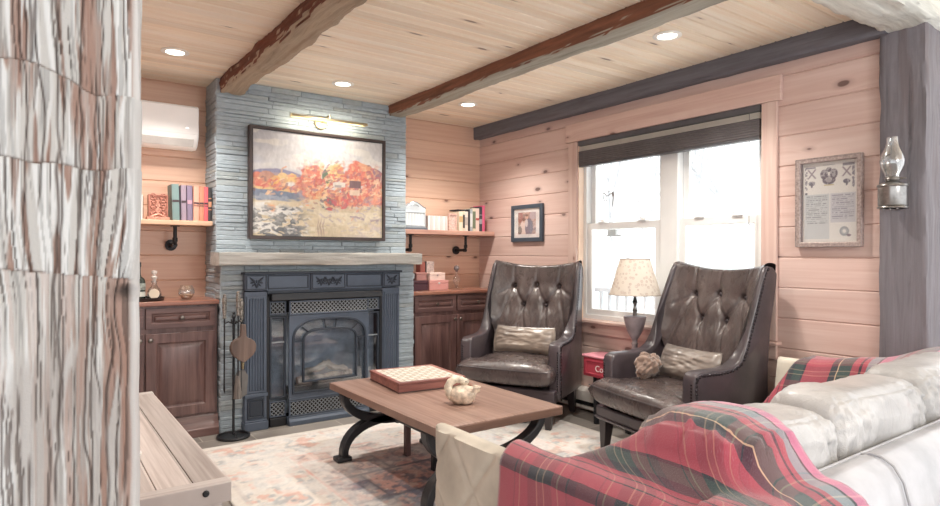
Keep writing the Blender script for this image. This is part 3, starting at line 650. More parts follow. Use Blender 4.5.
    fol = np.exp(-((wu-.69)/.33)**6-((wv-.53)/.22)**6); put(fol*ss(.58, .64, fbm(wu*26, wv*22, 53, 2)), (246,178,128), .75); put(fol*ss(.6, .66, fbm(wu*24+4, wv*24, 59, 2)), (196,84,78), .7); put(fol*ss(.62, .68, fbm(wu*24+8, wv*20, 61, 2)), (250,214,160), .7); put(fol*ss(.64, .70, fbm(wu*28+11, wv*24, 67, 2)), (150,100,112), .6)
    put(ss(1.2, .8, ((wu-.53)/.022)**2+((wv-.61)/.08)**2), (92,112,88)); put(ss(1.2, .8, ((wu-.535)/.03)**2+((wv-.56)/.035)**2), (112,118,90)); put(ss(1.2, .8, ((wu-.545)/.055)**2+((wv-.34)/.065)**2)*ss(.4, .5, stroke), (110,112,112))
    put(ss(.5, .6, stroke)*ss(1.2, .8, ((wu-.57)/.05)**2+((wv-.33)/.06)**2), (200,84,92))
    rp = random.Random(5)
    fpal = [(226,120,96),(240,160,120),(206,92,84),(248,196,150),(190,110,110),(236,140,116),(168,120,130),(250,214,170),(214,128,120),(232,176,140),(150,110,108)]
    rpal = [(236,234,230),(150,152,152),(120,122,126),(210,204,196),(176,170,164)]; gpal = [(230,212,178),(214,196,166),(206,190,190),(240,224,196),(222,196,160),(196,180,176)]
    for kk in range(620):
        zone = rp.random()
        if zone < .5: a, b, pal = rp.uniform(.36, 1.), rp.gauss(.52, .10), fpal
        elif zone < .62: a, b, pal = rp.uniform(0, .34), rp.gauss(.50, .05), fpal
        elif zone < .78: a, b, pal = rp.uniform(0, .42), rp.uniform(.03, .30), rpal
        else: a, b, pal = rp.uniform(.3, 1.), rp.uniform(.02, .34), gpal
        L = rp.uniform(.010, .030); W_ = rp.uniform(.006, .013); th = rp.uniform(-.9, .9)+(1.2 if pal is fpal else 0); ca, sa = math.cos(th), math.sin(th)
        du, dv = u-a, v-b; p1 = du*ca+dv*sa; p2 = -du*sa+dv*ca; put(ss(L, L*.8, np.abs(p1))*ss(W_, W_*.7, np.abs(p2+.004*np.sin(p1*90))), rp.choice(pal), rp.uniform(.5, .9))
    # barn
    def quad(a, b, c, d): return ss(0, .006, u-a)*ss(0, .006, b-u)*ss(0, .006, v-c)*ss(0, .006, d-v)
    put(quad(.72, .82, .505, .585), (112,80,84)); put(quad(.72, .81, .43, .49), (238,206,178)); put(quad(.585, .69, .505-0, .56)*ss(0, .01, (u-.585)*.5-(v-.52)+.03), (232,222,210)); put(quad(.60, .66, .50, .53), (170,160,158))
    put(np.exp(-((v-(.195+.02*np.sin(u*19)))/.012)**2)*ss(.6, .66, u)*ss(.45, .6, stroke), (140,118,140), .8); put(ss(.55, .7, stroke)*np.exp(-((u-.9)/.12)**2-((v-.3)/.1)**2), (150,136,160), .8)
    for a in (.47, .49, .515): put(np.exp(-((wu-a)/.005)**2)*ss(.12, .03, np.abs(v-.09)), (150,120,120), .7)
    C += ((fbm(wu*70, wv*26, 71, 2)-.5)*30)[..., None]
    X = PX0+.024+u*(PX1-PX0-.048); Z = PZ0+.024+v*(PZ1-PZ0-.048); Yv = PY+.002-.0015*stroke
    return MB().grid(np.stack([X, Yv, Z], -1), cols=linA((C*.8+np.array([206,203,204.])*.2)*.9))
paint().build('canvas', vcolmat('oil_paint', .55), pt, recalc=True, angle=180)
MB().box(PX0+.02, PX1-.02, PY+.006, YU-.016, PZ0+.02, PZ1-.02).build('backing_board', simple('hardboard', (120,96,76), .9), pt)
# picture light
brass = simple('antique_brass', (170,158,128), .35, .7, var=.05)
pl = thing('picture_light', 'brass picture light mounted on the stone above the painting', 'picture light', (1.814, YU-.014, 2.212))
Yr = Matrix.Rotation(PI/2, 4, 'X')
MB().lathe([(0,0),(.05,0),(.052,.006),(.046,.014),(.02,.018),(0,.02)], n=28, M=TR(1.814, YU-.012, 2.240) @ Yr).build('wall_plate', brass, pl)
MB().tube([(1.814,YU-.03,2.240),(1.834,YU-.10,2.275),(1.834,YU-.145,2.275),(1.834,YU-.15,2.245)], .007, 8).build('arm', brass, pl)
sh = MB().prism(arc(YU-.148, 2.236, .018, -.35, PI+.35, 12)+arc(YU-.148, 2.236, .0155, PI+.35, -.35, 12), 1.535, 2.14, 'X').build('lamp_shade', brass, pl)
MB().tube([(1.56,YU-.148,2.241),(2.115,YU-.148,2.241)], .005, 8).build('bulb_tube', emis('warm_tube', (255,236,200), 1.2), pl)
# downlights
dl_e = emis('downlight_glow', (255,244,226), 9); dl_t = simple('downlight_trim', (238,236,230), .4)
DL = ((.712,4.094,'white recessed downlight in the ceiling left of the first beam'),(1.829,4.14,'white recessed downlight in front of the stone chimney'),(2.909,4.102,'white recessed downlight near the far corner above the book shelf'),(2.902,2.16,'white recessed downlight nearest the window wall beam in front'))
d0 = None
for x, y, lb in DL:
    if d0 is None:
        d0 = thing('downlight', lb, 'ceiling light', (x, y, ZC), 'recessed ceiling downlights')
        MB().lathe([(.052,-.001),(.078,-.001),(.08,-.006),(.056,-.010),(.052,-.006),(.052,-.001)], n=28).build('trim_ring', dl_t, d0, world=False)
        MB().lathe([(0,-.0035),(.053,-.0035),(.053,-.001),(0,-.001)], n=28).build('lens', dl_e, d0, world=False)
    else: dup(d0, (x, y, ZC), label=lb)
# air conditioner
ac = thing('air_conditioner', 'white wall-mounted air conditioner above the left shelf', 'air conditioner', (.56, YB, 1.96))
wp = simple('white_plastic', (252,252,252), .35, var=.01)
prof = [(YB+.001,1.975),(YB+.001,2.255),(YB-.19,2.265),(YB-.205,2.258),(YB-.208,2.06),(YB-.20,2.03),(YB-.165,1.985),(YB-.12,1.965)]
MB().prism(prof, .16, .962, 'X').build('case', wp, ac, bevel=.012, seg=3)
MB().prism([(YB-.2085,2.066),(YB-.2125,2.066),(YB-.2125,2.25),(YB-.2085,2.25)], .165, .957, 'X').build('front_panel', wp, ac, bevel=.003)
MB().prism([(YB-.206,2.030),(YB-.17,1.98),(YB-.164,1.984),(YB-.20,2.034)], .2, .93, 'X').build('louvre', simple('louvre_grey', (214,214,212), .4), ac, bevel=.002)
MB().box(.875, .893, YB-.2135, YB-.212, 2.10, 2.108).build('indicator', emis('led', (255,255,255), 1.2), ac, smooth=False)
# ------------------------------------------------------------------ cabinets
cab_w = wood('cherry_stained_wood', 'Z', (128,98,93), (78,54,54), .38, Coat_Weight=.3, Coat_Roughness=.2)
cab_h = wood('cherry_stained_wood_rails', 'X', (128,98,93), (80,56,56), .38, Coat_Weight=.3, Coat_Roughness=.2)
ctop = wood('cherry_counter', 'X', (176,124,104), (124,78,66), .3, Coat_Weight=.3, Coat_Roughness=.15)
knobm = simple('pewter_knob', (120,112,106), .3, .9)
def panel_front(mb, x0, x1, z0, z1, y, st):
    mb.rectring(x0, x1, z0, z1, st, y-.02, y)
    n = []
    a = [(x0+st, z0+st), (x1-st, z0+st), (x1-st, z1-st), (x0+st, z1-st)]
    def ring_at(ins, yy): return [(x0+st+ins, yy, z0+st+ins), (x1-st-ins, yy, z0+st+ins), (x1-st-ins, yy, z1-st-ins), (x0+st+ins, yy, z1-st-ins)]
    R = [ring_at(0, y-.016), ring_at(.006, y-.008), ring_at(.012, y-.006), ring_at(min(.04, (z1-z0)*.18), y-.016)]
    vs = sum(R, []); fs = []
    for i in range(3):
        for j in range(4): fs.append((i*4+j, i*4+(j+1) % 4, (i+1)*4+(j+1) % 4, (i+1)*4+j))
    fs.append((12,13,14,15)); mb.add(vs, fs)
def knob(x, y, z, parent):
    MB().lathe([(.006,0),(.005,.012),(.013,.018),(.016,.024),(.012,.030),(0,.032)], n=16, M=TR(x, y, z) @ Yr).build('knob', knobm, parent)
def cabinet(x0, x1, xc, label, yf, group='built-in wood cabinets'):
    t = thing('cabinet', label, 'cabinet', ((x0+x1)/2, YB, 0), group)
    mb = MB(); mb.box(x0, x1, yf, YB-.008, .03, .884); mb.build('body', cab_w, t)
    mb = MB(); mb.prism([(yf-.045,0),(yf-.045,.05),(yf-.036,.062),(yf-.03,.085),(yf-.018,.098),(yf-.014,.125),(yf-.004,.14),(yf+.01,.14),(yf+.01,0)], x0-.004, x1+.004, 'X'); mb.build('base_moulding', cab_h, t, bevel=.002)
    MB().box(x0-.008, x1+.008, yf-.03, YB-.008, .886, .916).build('top', ctop, t, bevel=.006)
    for (a, b, kx) in ((x0+.018, xc-.006, xc-.03), (xc+.006, x1-.018, xc+.03)):
        mb = MB(); panel_front(mb, a, b, .738, .872, yf-.001, .034); d = mb.build('drawer', cab_h, t, bevel=.002, angle=25); knob((a+b)/2, yf-.021, .806, d)
        mb = MB(); panel_front(mb, a, b, .155, .706, yf-.001, .062); d = mb.build('door', cab_w, t, bevel=.002, angle=25); knob(kx, yf-.021, .668, d)
cabinet(.155, 1.042, .595, 'dark cherry cabinet on the left of the chimney holding bottles', 4.44)
cabinet(2.588, 3.478, 3.03, 'dark cherry cabinet in the right alcove behind the tufted armchairs', 4.45)
# pipe-bracket shelves
shw = wood('pale_shelf', 'X', (226,192,164), (192,150,122), .5); shw2 = wood('rosy_shelf', 'X', (206,164,146), (160,116,104), .45)
pipe = simple('black_pipe', (46,44,46), .45, .5)
def shelf(x0, x1, z0, z1, m, label, brx):
    t = thing('wall_shelf', label, 'shelf', ((x0+x1)/2, YB, z0), 'pipe bracket wall shelves')
    MB().box(x0, x1, YB-.25, YB-.008, z0, z1).build('board', m, t, bevel=.004)
    for x in brx:
        mb = MB(); zf = z0-.135; yq = YB-.17
        mb.tube([(x,yq,z0-.002),(x,yq,zf+.02),(x,yq+.006,zf+.006),(x,yq+.02,zf),(x,YB-.02,zf)], .0125, 10)
        mb.lathe([(.017,0),(.017,.03)], n=12, M=TR(x, yq+.03, zf) @ Yr)
        mb.lathe([(.017,0),(.017,.028)], (x, yq, zf+.022), 12); mb.lathe([(.04,0),(.04,.008),(.02,.010),(.018,.028)], n=18, M=TR(x, YB-.009, zf) @ Yr)
        mb.lathe([(.03,0),(.03,.006)], (x, yq, z0-.007), 16)
        mb.build('pipe_bracket', pipe, t)
shelf(.11, 1.046, 1.425, 1.458, shw, 'pale wood shelf on iron pipe brackets left of the chimney', (.30, .815))
shelf(2.582, 3.568, 1.405, 1.446, shw2, 'rosy wood shelf on iron pipe brackets in the right alcove', (2.70, 3.29))
# ------------------------------------------------------------------ books
page = simple('book_pages', (232,224,208), .9)
def book(name, x, w, h, d, col, label, yf, z, lean=0, group='books on the left shelf', bands=(), spine_txt=None, title=None, cat='book'):
    m = simple('cover_%d_%d_%d' % col, col, .6, var=.06, bstr=.1, bscale=250)
    t = thing(name, label, cat, (x, yf, z), group)
    t.rotation_euler = (0, lean, 0)
    mb = MB(); mb.box(0, .003, 0, d, 0, h); mb.box(w-.003, w, 0, d, 0, h); mb.prism(arc(w/2, .004, w/2, PI, 2*PI, 6, .005)+[(w, .006), (0, .006)], 0, h, 'Z')
    mb.build('cover', m, t, world=False, smooth=False)
    MB().box(.003, w-.003, .006, d-.004, .004, h-.004).build('pages', page, t, world=False, smooth=False)
    if bands:
        mb = MB()
        for z0, z1 in bands: mb.box(.0015, w-.0015, -.0022, .003, h*z0, h*z1)
        mb.build('spine_bands', title or black, t, world=False, smooth=False)
    return t
gold = simple('gilt', (196,140,110), .4, .3); dkt = simple('dark_title', (74,60,66), .7)
yb = YB-.225; zL = 1.4585
def xat(u, v=200, Y=yb):   # place along the shelf front
    return u
bl_ = [(.818,.045,.247,(122,146,146),'sage green book leftmost of the upright row on the left shelf',((.50,.56),),dkt,.05),
       (.874,.032,.243,(158,142,158),'mauve grey book beside the sage green one',((.50,.56),),dkt,.03),
       (.912,.034,.243,(136,122,146),'dull purple book in the left shelf row',((.47,.58),),simple('rose_label', (190,150,166), .7),.03),
       (.951,.036,.243,(232,170,150),'peach book in the left shelf row',((.49,.54),(.43,.45)),dkt,0),
       (.989,.030,.243,(206,142,116),'tan orange book in the left shelf row',((.49,.54),(.43,.45)),dkt,0),
       (1.0205,.026,.243,(214,104,112),'rose red book in the left shelf row',((.49,.54),(.43,.45)),dkt,0)]
for (x, wd, h, c, lb, bd, tm, ln) in bl_: book('book', x-.028, wd, h, .16, c, lb, yb, zL+(.002 if ln else 0), -ln*.6, bands=bd, title=tm)
book('book', 1.0195, .024, .24, .16, (60,58,60), 'black book with gilt bands against the chimney stone', yb+.0, zL, 0, bands=((.42,.58),(.66,.69),(.33,.36)), title=gold)
# carved copper box / book end
cop = simple('copper_filigree', (196,140,122), .5, .2, var=.18, nscale=60, bstr=.5, bscale=120)
cb = thing('carved_box', 'carved copper coloured ornament standing left of the green book', 'ornament', (.72, yb+.03, zL))
MB().box(.635, .775, yb+.02, yb+.09, zL, zL+.022).build('base', cop, cb, bevel=.004)
MB().box(.645, .765, yb+.035, yb+.08, zL+.022, zL+.175).build('panel', cop, cb, bevel=.005)
mb = MB()
for r in range(4):
    for m_ in (-1, 1):
        zc = zL+.045+r*.036
        mb.tube([(.705+m_*(.008+.044*q), yb+.032, zc+.013*math.sin(q*7+r)) for q in np.linspace(0, 1, 9)], .0045, 6)
        mb.tube([(.705+m_*(.03+.014*math.cos(a)), yb+.031, zc+.016+.011*math.sin(a)) for a in np.linspace(0, 5, 9)], .0035, 6)
mb.rectring(.645, .765, zL+.024, zL+.173, .008, yb+.026, yb+.036); mb.build('relief', simple('copper_relief', (170,112,96), .5, .2), cb)
MB().tube([(.66,yb+.03,zL+.02),(.705,yb+.02,zL+.04),(.75,yb+.03,zL+.02)], .008, 8).build('foot_scroll', cop, cb)
wf = thing('framed_picture', 'white edged frame at the left end of the left shelf', 'picture frame', (.625, yb+.02, zL))
MB().box(.598, .606, yb, yb+.15, zL, zL+.165).build('frame', simple('white_edge', (236,234,230), .4), wf, bevel=.002)
MB().box(.608, .613, yb+.01, yb+.14, zL+.01, zL+.155).build('backing', simple('brown_back', (140,112,98), .7), wf)
# bottles etc on the left counter
zc = .9165
tray = thing('serving_tray', 'round dark tray under the bottles on the left cabinet', 'tray', (.60, 4.58, zc))
MB().lathe([(0,0),(.125,0),(.132,.006),(.135,.022),(.130,.022),(.127,.010),(0,.008)], (.60,4.58,zc), 40).build('dish', simple('dark_tray', (62,58,58), .3, .4), tray)
gdk = simple('dark_green_glass', (58,66,62), .12, 0, Coat_Weight=.6); lab = simple('bottle_label', (214,214,206), .7, var=.1, nscale=30)
bt = thing('bottle', 'dark square shouldered bottle with pale label at the post edge', 'bottle', (.575, 4.56, zc+.0112), 'bottles on the left cabinet')
MB().lathe([(0,0),(.040,0),(.042,.004),(.042,.115),(.036,.135),(.017,.150),(.014,.165),(.014,.215),(.017,.217),(.017,.225),(0,.225)], (.575,4.56,zc+.0112), 28).build('glass', gdk, bt)
MB().lathe([(.0175,0),(.0175,.03),(0,.031)], (.575,4.56,zc+.225), 16).build('cap', black, bt)
MB().lathe([(.0428,.018),(.0428,.05)], (.575,4.56,zc+.0112), 28).build('label', lab, bt); MB().lathe([(.0428,.062),(.0428,.105)], (.575,4.56,zc+.0112), 28).build('upper_label', simple('label_art', (150,156,150), .6, var=.35, nscale=50), bt)
cg = glassy('clear_glass', (.93,.94,.94), .22, .03)
dc = thing('decanter', 'clear decanter with round cream label and tall stopper', 'bottle', (.668, 4.55, zc+.0112), 'bottles on the left cabinet')
MB().lathe([(0,0),(.040,0),(.046,.006),(.047,.03),(.036,.065),(.022,.085),(.017,.095),(.017,.112),(.022,.115),(.022,.119)], (.668,4.55,zc+.0112), 28).build('glass', cg, dc)
MB().lathe([(0,0),(.012,.0),(.012,.018),(.019,.028),(.019,.036),(.010,.042),(.010,.054),(.017,.06),(.017,.076),(0,.08)], (.668,4.55,zc+.121), 18).build('stopper', simple('frosted_stopper', (220,212,206), .3), dc)
MB().lathe([(0,.001),(.038,.001),(.041,.006),(.0415,.02),(.038,.034),(0,.034)], (.668,4.55,zc+.0112), 24).build('liquor', simple('dark_spirit', (70,58,54), .1), dc)
mb = MB(); mb.prism([(.03*math.cos(a)*1.05, .033*math.sin(a)+.036) for a in np.linspace(0, 2*PI, 21)[:-1]], -.0495, -.046, 'Y', M=TR(.668, 4.55, zc+.0112) @ RZ(-.15)); mb.build('label', simple('cream_label', (238,226,206), .7), dc)
sn = thing('round_glass', 'stemless round clear glass alone on the left cabinet top', 'glass', (.866, 4.55, zc))
MB().lathe([(0,.002),(.026,.002),(.045,.022),(.053,.045),(.049,.072),(.037,.094),(.0365,.0945),(.047,.072),(.051,.045),(.043,.024),(.024,.006),(0,.006)], (.866,4.55,zc), 32).build('bowl', cg, sn)
MB().lathe([(0,.006),(.024,.006),(.042,.024),(.046,.032),(0,.034)], (.866,4.55,zc), 24).build('contents', simple('pale_corks', (206,182,156), .8, var=.25, nscale=60), sn)
# ------------------------------------------------------------------ fireplace tools
tx, ty = 1.105, 4.262
st = thing('tool_stand', 'black wrought iron fireplace tool stand by the left pilaster', 'tool stand', (tx, ty, 0))
mb = MB(); mb.lathe([(.096,0),(.106,.004),(.108,.012),(.104,.018),(.094,.018),(.092,.006)], (tx,ty,0), 32); mb.build('base_ring', black, st)
mb = MB(); [mb.tube([(tx,ty,.03),(tx+.05*math.cos(a),ty+.05*math.sin(a),.035),(tx+.098*math.cos(a),ty+.098*math.sin(a),.016)], .006, 6) for a in (0.5, 2.6, 4.7)]; mb.tube([(tx,ty,.02),(tx,ty,.80)], .0085, 10); mb.build('column', black, st)
mb = MB()
for a in (0, PI/2, PI, 3*PI/2): mb.tube([(tx,ty,.76),(tx+.035*math.cos(a),ty+.035*math.sin(a),.775),(tx+.055*math.cos(a),ty+.055*math.sin(a),.765),(tx+.062*math.cos(a),ty+.062*math.sin(a),.785)], .0045, 6)
mb.lathe([(.012,0),(.016,.01),(.006,.024),(.010,.034),(0,.044)], (tx,ty,.80), 14); mb.build('hook_crown', black, st)
silv = simple('worn_silver_handle', (132,128,122), .35, .5, var=.35, nscale=90)
def tool(x, y, z0, z1, label, head, nm):
    t = thing(nm, label, 'fireplace tool', (x, y, z0), 'fireplace tools')
    MB().tube([(x,y,z0+.05),(x,y,z1-.16)], .005, 8).build('shaft', black, t)
    MB().lathe([(.006,0),(.014,.006),(.010,.02),(.013,.045),(.015,.075),(.011,.09),(.015,.1),(.015,.135),(.010,.15),(.012,.158),(0,.166)], (x,y,z1-.168), 14).build('handle', silv, t)
    head(t)
def h_poker(t):
    x, y = tx-.062, ty-.01; MB().tube([(x,y,.36),(x,y,.33),(x+.004,y,.30)], [.005,.007,.001], 8).build('point', black, t)
tool(tx-.062, ty-.01, .30, .965, 'thin poker hanging leftmost on the tool stand', h_poker, 'poker')
def h_shovel(t):
    x, y = tx+.055, ty+.02
    MB().prism([(x-.035,.27),(x-.045,.40),(x-.02,.44),(x+.02,.44),(x+.045,.40),(x+.035,.27),(x,.255)], y-.004, y+.004, 'Y').build('pan', simple('grey_pan', (118,116,114), .5, .5, var=.2), t)
tool(tx+.055, ty+.02, .25, .93, 'ash shovel hanging at the right of the tool stand', h_shovel, 'ash_shovel')
def h_brush(t):
    x, y = tx+.01, ty-.062
    MB().lathe([(.010,.15),(.015,.13),(.022,.07),(.026,0),(0,0)], (x,y,.27), 16).build('bristles', simple('grey_bristles', (112,106,102), .9, var=.2, nscale=80, stretch=(1,1,.1)), t)
tool(tx+.012, ty-.063, .27, .985, 'hearth brush with the tallest silver handle on the stand', h_brush, 'hearth_brush')
bw = thing('bellows', 'round brown leather bellows hanging on the front of the tool stand', 'bellows', (tx+.03, ty-.105, .52), 'fireplace tools')
bp = [(.035*math.cos(0)*0, 0)]
def bel(y0, y1, s):
    p = [(tx+.03+s*x, z) for x, z in ((-.010,.520),(-.030,.535),(-.060,.560),(-.078,.592),(-.080,.622),(-.070,.650),(-.048,.668),(-.026,.676),(-.016,.69),(-.012,.765),(.012,.765),(.016,.69),(.026,.676),(.048,.668),(.070,.650),(.080,.622),(.078,.592),(.060,.560),(.030,.535),(.010,.520))]
    return MB().prism(p, y0, y1, 'Y')
bwood = wood('bellows_wood', 'Z', (132,112,102), (92,76,70), .5)
bel(ty-.135, ty-.123, 1).build('front_board', bwood, bw, bevel=.003); bel(ty-.095, ty-.085, 1).build('back_board', bwood, bw, bevel=.003)
bel(ty-.123, ty-.095, .92).build('leather_gusset', simple('gusset', (92,82,78), .6), bw)
MB().tube([(tx+.03,ty-.11,.515),(tx+.03,ty-.11,.47)], [.010,.005], 8).build('nozzle', brass, bw); MB().tube([(tx+.03,ty-.11,.78),(tx+.03,ty-.06,.80),(tx+.02,ty-.058,.785)], .003, 6).build('hanging_loop', black, bw)
# ------------------------------------------------------------------ right shelf things
zr = 1.4465; yr = YB-.235
cl = thing('display_case', 'silver arched display case standing beside the chimney on the right shelf', 'display case', (2.714, YB-.15, zr))
sv = simple('brushed_silver', (206,212,216), .32, .35, var=.06); sv2 = simple('pale_panel', (226,230,230), .35, .1, var=.05)
x0, x1 = 2.60, 2.828
MB().box(x0-.004, x1+.014, yr+.005, yr+.115, zr, zr+.016).build('base', simple('case_base', (96,106,116), .4, .3), cl, bevel=.003)
top = [(x0+.004,zr+.016),(x1-.004,zr+.016),(x1-.004,zr+.188)]+[(x1-.004-(x1-x0-.008)*t, zr+.188+.05*math.sin(PI*t)**1.6) for t in np.linspace(.04, .96, 17)]+[(x0+.004,zr+.188)]
MB().prism(top, yr+.016, yr+.10, 'Y').build('body', sv, cl, bevel=.003)
mb = MB(); mb.tube([(p[0]*1.0, yr+.02, p[1]+.003) for p in [(x1,zr+.184)]+top[2:]+[(x0,zr+.184)]], .005, 6); mb.build('arched_cornice', simple('case_trim', (112,112,116), .4, .4), cl)
MB().rectring(x0+.012, x1-.012, zr+.03, zr+.155, .010, yr+.008, yr+.018).build('door_frame', sv, cl, bevel=.002)
mb = MB(); [mb.box(x0+.026+i*.030, x0+.048+i*.030, yr+.013, yr+.0165, zr+.042, zr+.143) for i in range(6)]; mb.build('ribs', sv2, cl, smooth=False)
mb = MB(); [mb.tube([(2.714+.04*math.cos(a)*m_, yr+.013, zr+.195+.02*math.sin(a)) for a in np.linspace(.3, 2.6, 8)], .002, 6) for m_ in (1,)]; mb.build('engraving', simple('engraved', (130,134,138), .4, .4), cl)
sb = thing('silver_box', 'small grey silver box behind the white paperbacks on the right shelf', 'box', (2.90, YB-.07, zr))
MB().box(2.855, 2.965, YB-.11, YB-.03, zr, zr+.135).build('body', simple('grey_box', (176,170,172), .4, .2), sb, bevel=.004); MB().box(2.852, 2.968, YB-.113, YB-.027, zr+.108, zr+.118).build('band', sv, sb)
wh = ((226,216,212),(206,197,194),(228,221,217),(212,203,200),(224,215,212),(208,199,196),(226,219,216),(206,198,195))
bx = 2.862
for i, c in enumerate(wh):
    lbs = 'thin white paperback in the pale row, ' + ('next to the silver case','second from the silver case','third from the silver case','fourth from the silver case','fifth from the silver case','sixth from the silver case','second from the small ornate frame','next to the small ornate frame')[i]
    book('paperback', bx, .0255, .128+.003*(i % 2), .1, c, lbs, yr+.04, zr, 0, 'white paperbacks on the right shelf'); bx += .0262
of = thing('ornate_picture', 'small pale ornate frame between white paperbacks and tall books', 'picture frame', (3.115, yr+.06, zr))
MB().rectring(3.078, 3.168, zr, zr+.155, .016, yr+.03, yr+.045).build('frame', simple('rosy_frame', (206,170,158), .5, .1, var=.15, nscale=70, bstr=.5, bscale=150), of, bevel=.003)
MB().box(3.091, 3.155, yr+.038, yr+.043, zr+.013, zr+.142).build('picture', simple('faded_print', (204,176,166), .6, var=.15, nscale=50), of, smooth=False)
bx = 3.185
for (wd, h, c, lb, bd, tm) in ((.042,.178,(222,210,190),'cream book leftmost of the tall books on the right shelf',((.45,.75),),simple('gold_smudge', (196,164,120), .6)),
                              (.022,.182,(214,204,180),'buff book with black lettering on the right shelf',((.15,.82),),simple('black_lettering', (48,44,46), .6)),
                              (.036,.180,(220,208,196),'ivory book beside the thick black one on the right shelf',((.3,.7),),simple('grey_lettering', (180,168,160), .6)),
                              (.022,.20,(44,42,48),'black book in the middle of the right shelf tall books',(),None),
                              (.03,.205,(160,166,172),'blue grey book in the right shelf row',((.2,.8),),simple('pale_lettering', (206,208,206), .6)),
                              (.036,.215,(212,200,178),'cream book with green lettering on the right shelf',((.12,.86),),simple('green_lettering', (112,122,100), .6)),
                              (.04,.215,(224,200,190),'pinkish ivory book with a red spot on the right shelf',((.48,.58),),simple('red_spot', (176,90,90), .6)),
                              (.036,.232,(58,60,66),'charcoal book second from the window wall on the right shelf',((.3,.5),(.65,.68)),simple('silver_lettering', (150,150,156), .6)),
                              (.03,.245,(208,96,128),'tall hot pink book last in the right shelf row',(),None)):
    book('book', bx, wd-.001, h, .15, c, lb, yr+.02, zr, 0, 'tall books on the right shelf', bands=bd, title=tm); bx += wd
tag(MB().box(3.19, 3.30, yr+.05, yr+.19, zr+.187, zr+.199).build('flat_book', simple('black_flat', (48,46,50), .6), bevel=.002), 'flat black book lying across the shorter tall books on the right shelf', 'book', 'tall books on the right shelf')
# boxes on the right counter
def gbox(x0, x1, y0, y1, z0, z1, c, lb, lid=None, clasp=None, cat='box'):
    t = thing('keepsake_box', lb, cat, ((x0+x1)/2, (y0+y1)/2, z0), 'boxes on the right cabinet')
    m = simple('box_%d_%d_%d' % c, c, .5, var=.05)
    lz = z1-(z1-z0)*.3
    MB().box(x0, x1, y0, y1, z0, lz-.001).build('body', m, t, bevel=.003); MB().box(x0-.001, x1+.001, y0-.001, y1+.001, lz, z1).build('lid', m, t, bevel=.003)
    if clasp: MB().lathe([(0,0),(.010,0),(.010,.004),(.006,.007),(0,.007)], n=16, M=TR((x0+x1)/2, y0, lz) @ Yr).build('clasp', clasp, t)
gbox(2.62, 2.815, 4.56, 4.72, zc, zc+.085, (76,48,58), 'dark plum box at the left end of the right cabinet')
gbox(2.822, 3.02, 4.55, 4.72, zc, zc+.085, (214,156,150), 'rosy pink box with bright clasp at the bottom of the stack', clasp=simple('bright_clasp', (250,240,236), .2, .3))
gbox(2.832, 2.99, 4.56, 4.71, zc+.0855, zc+.152, (240,214,204), 'pale blush box stacked on the rosy box', clasp=simple('grey_clasp', (190,170,168), .3, .3))
gbox(2.71, 2.812, 4.58, 4.70, zc+.0855, zc+.155, (176,128,122), 'dusty brown box stacked on the dark plum box')
tag(MB().box(2.76, 2.808, 4.60, 4.68, zc+.1555, zc+.245, ).build('upright_box', simple('terracotta_card', (160,92,82), .6), bevel=.002), 'narrow terracotta box standing upright on the dusty brown box', 'box', 'boxes on the right cabinet')
pf = thing('stone_tile', 'grey mottled tile propped on the pale blush box', 'ornament', (2.89, 4.65, zc+.152))
MB().box(2.845, 2.925, 4.64, 4.655, zc+.1525, zc+.25).build('face', simple('mottled_grey', (176,158,152), .6, var=.2, nscale=60), pf, bevel=.002); MB().box(2.838, 2.847, 4.636, 4.66, zc+.1525, zc+.252).build('edge', simple('tile_edge', (112,104,104), .5), pf)
gd = thing('glass_decanter', 'ornate cut glass decanter at the right of the keepsake boxes', 'decanter', (3.155, 4.62, zc))
MB().lathe([(0,.003),(.06,.003),(.066,.008),(.03,.018),(.014,.03),(.022,.05),(.034,.075),(.03,.1),(.016,.118),(.011,.13),(.011,.15),(.018,.154)], (3.155,4.62,zc), 28).build('body', cg, gd)
MB().lathe([(0,0),(.010,0),(.012,.01),(.022,.02),(.026,.035),(.02,.052),(0,.06)], (3.155,4.62,zc+.155), 20).build('stopper', simple('smoky_stopper', (128,118,118), .1, 0, Coat_Weight=.6), gd)
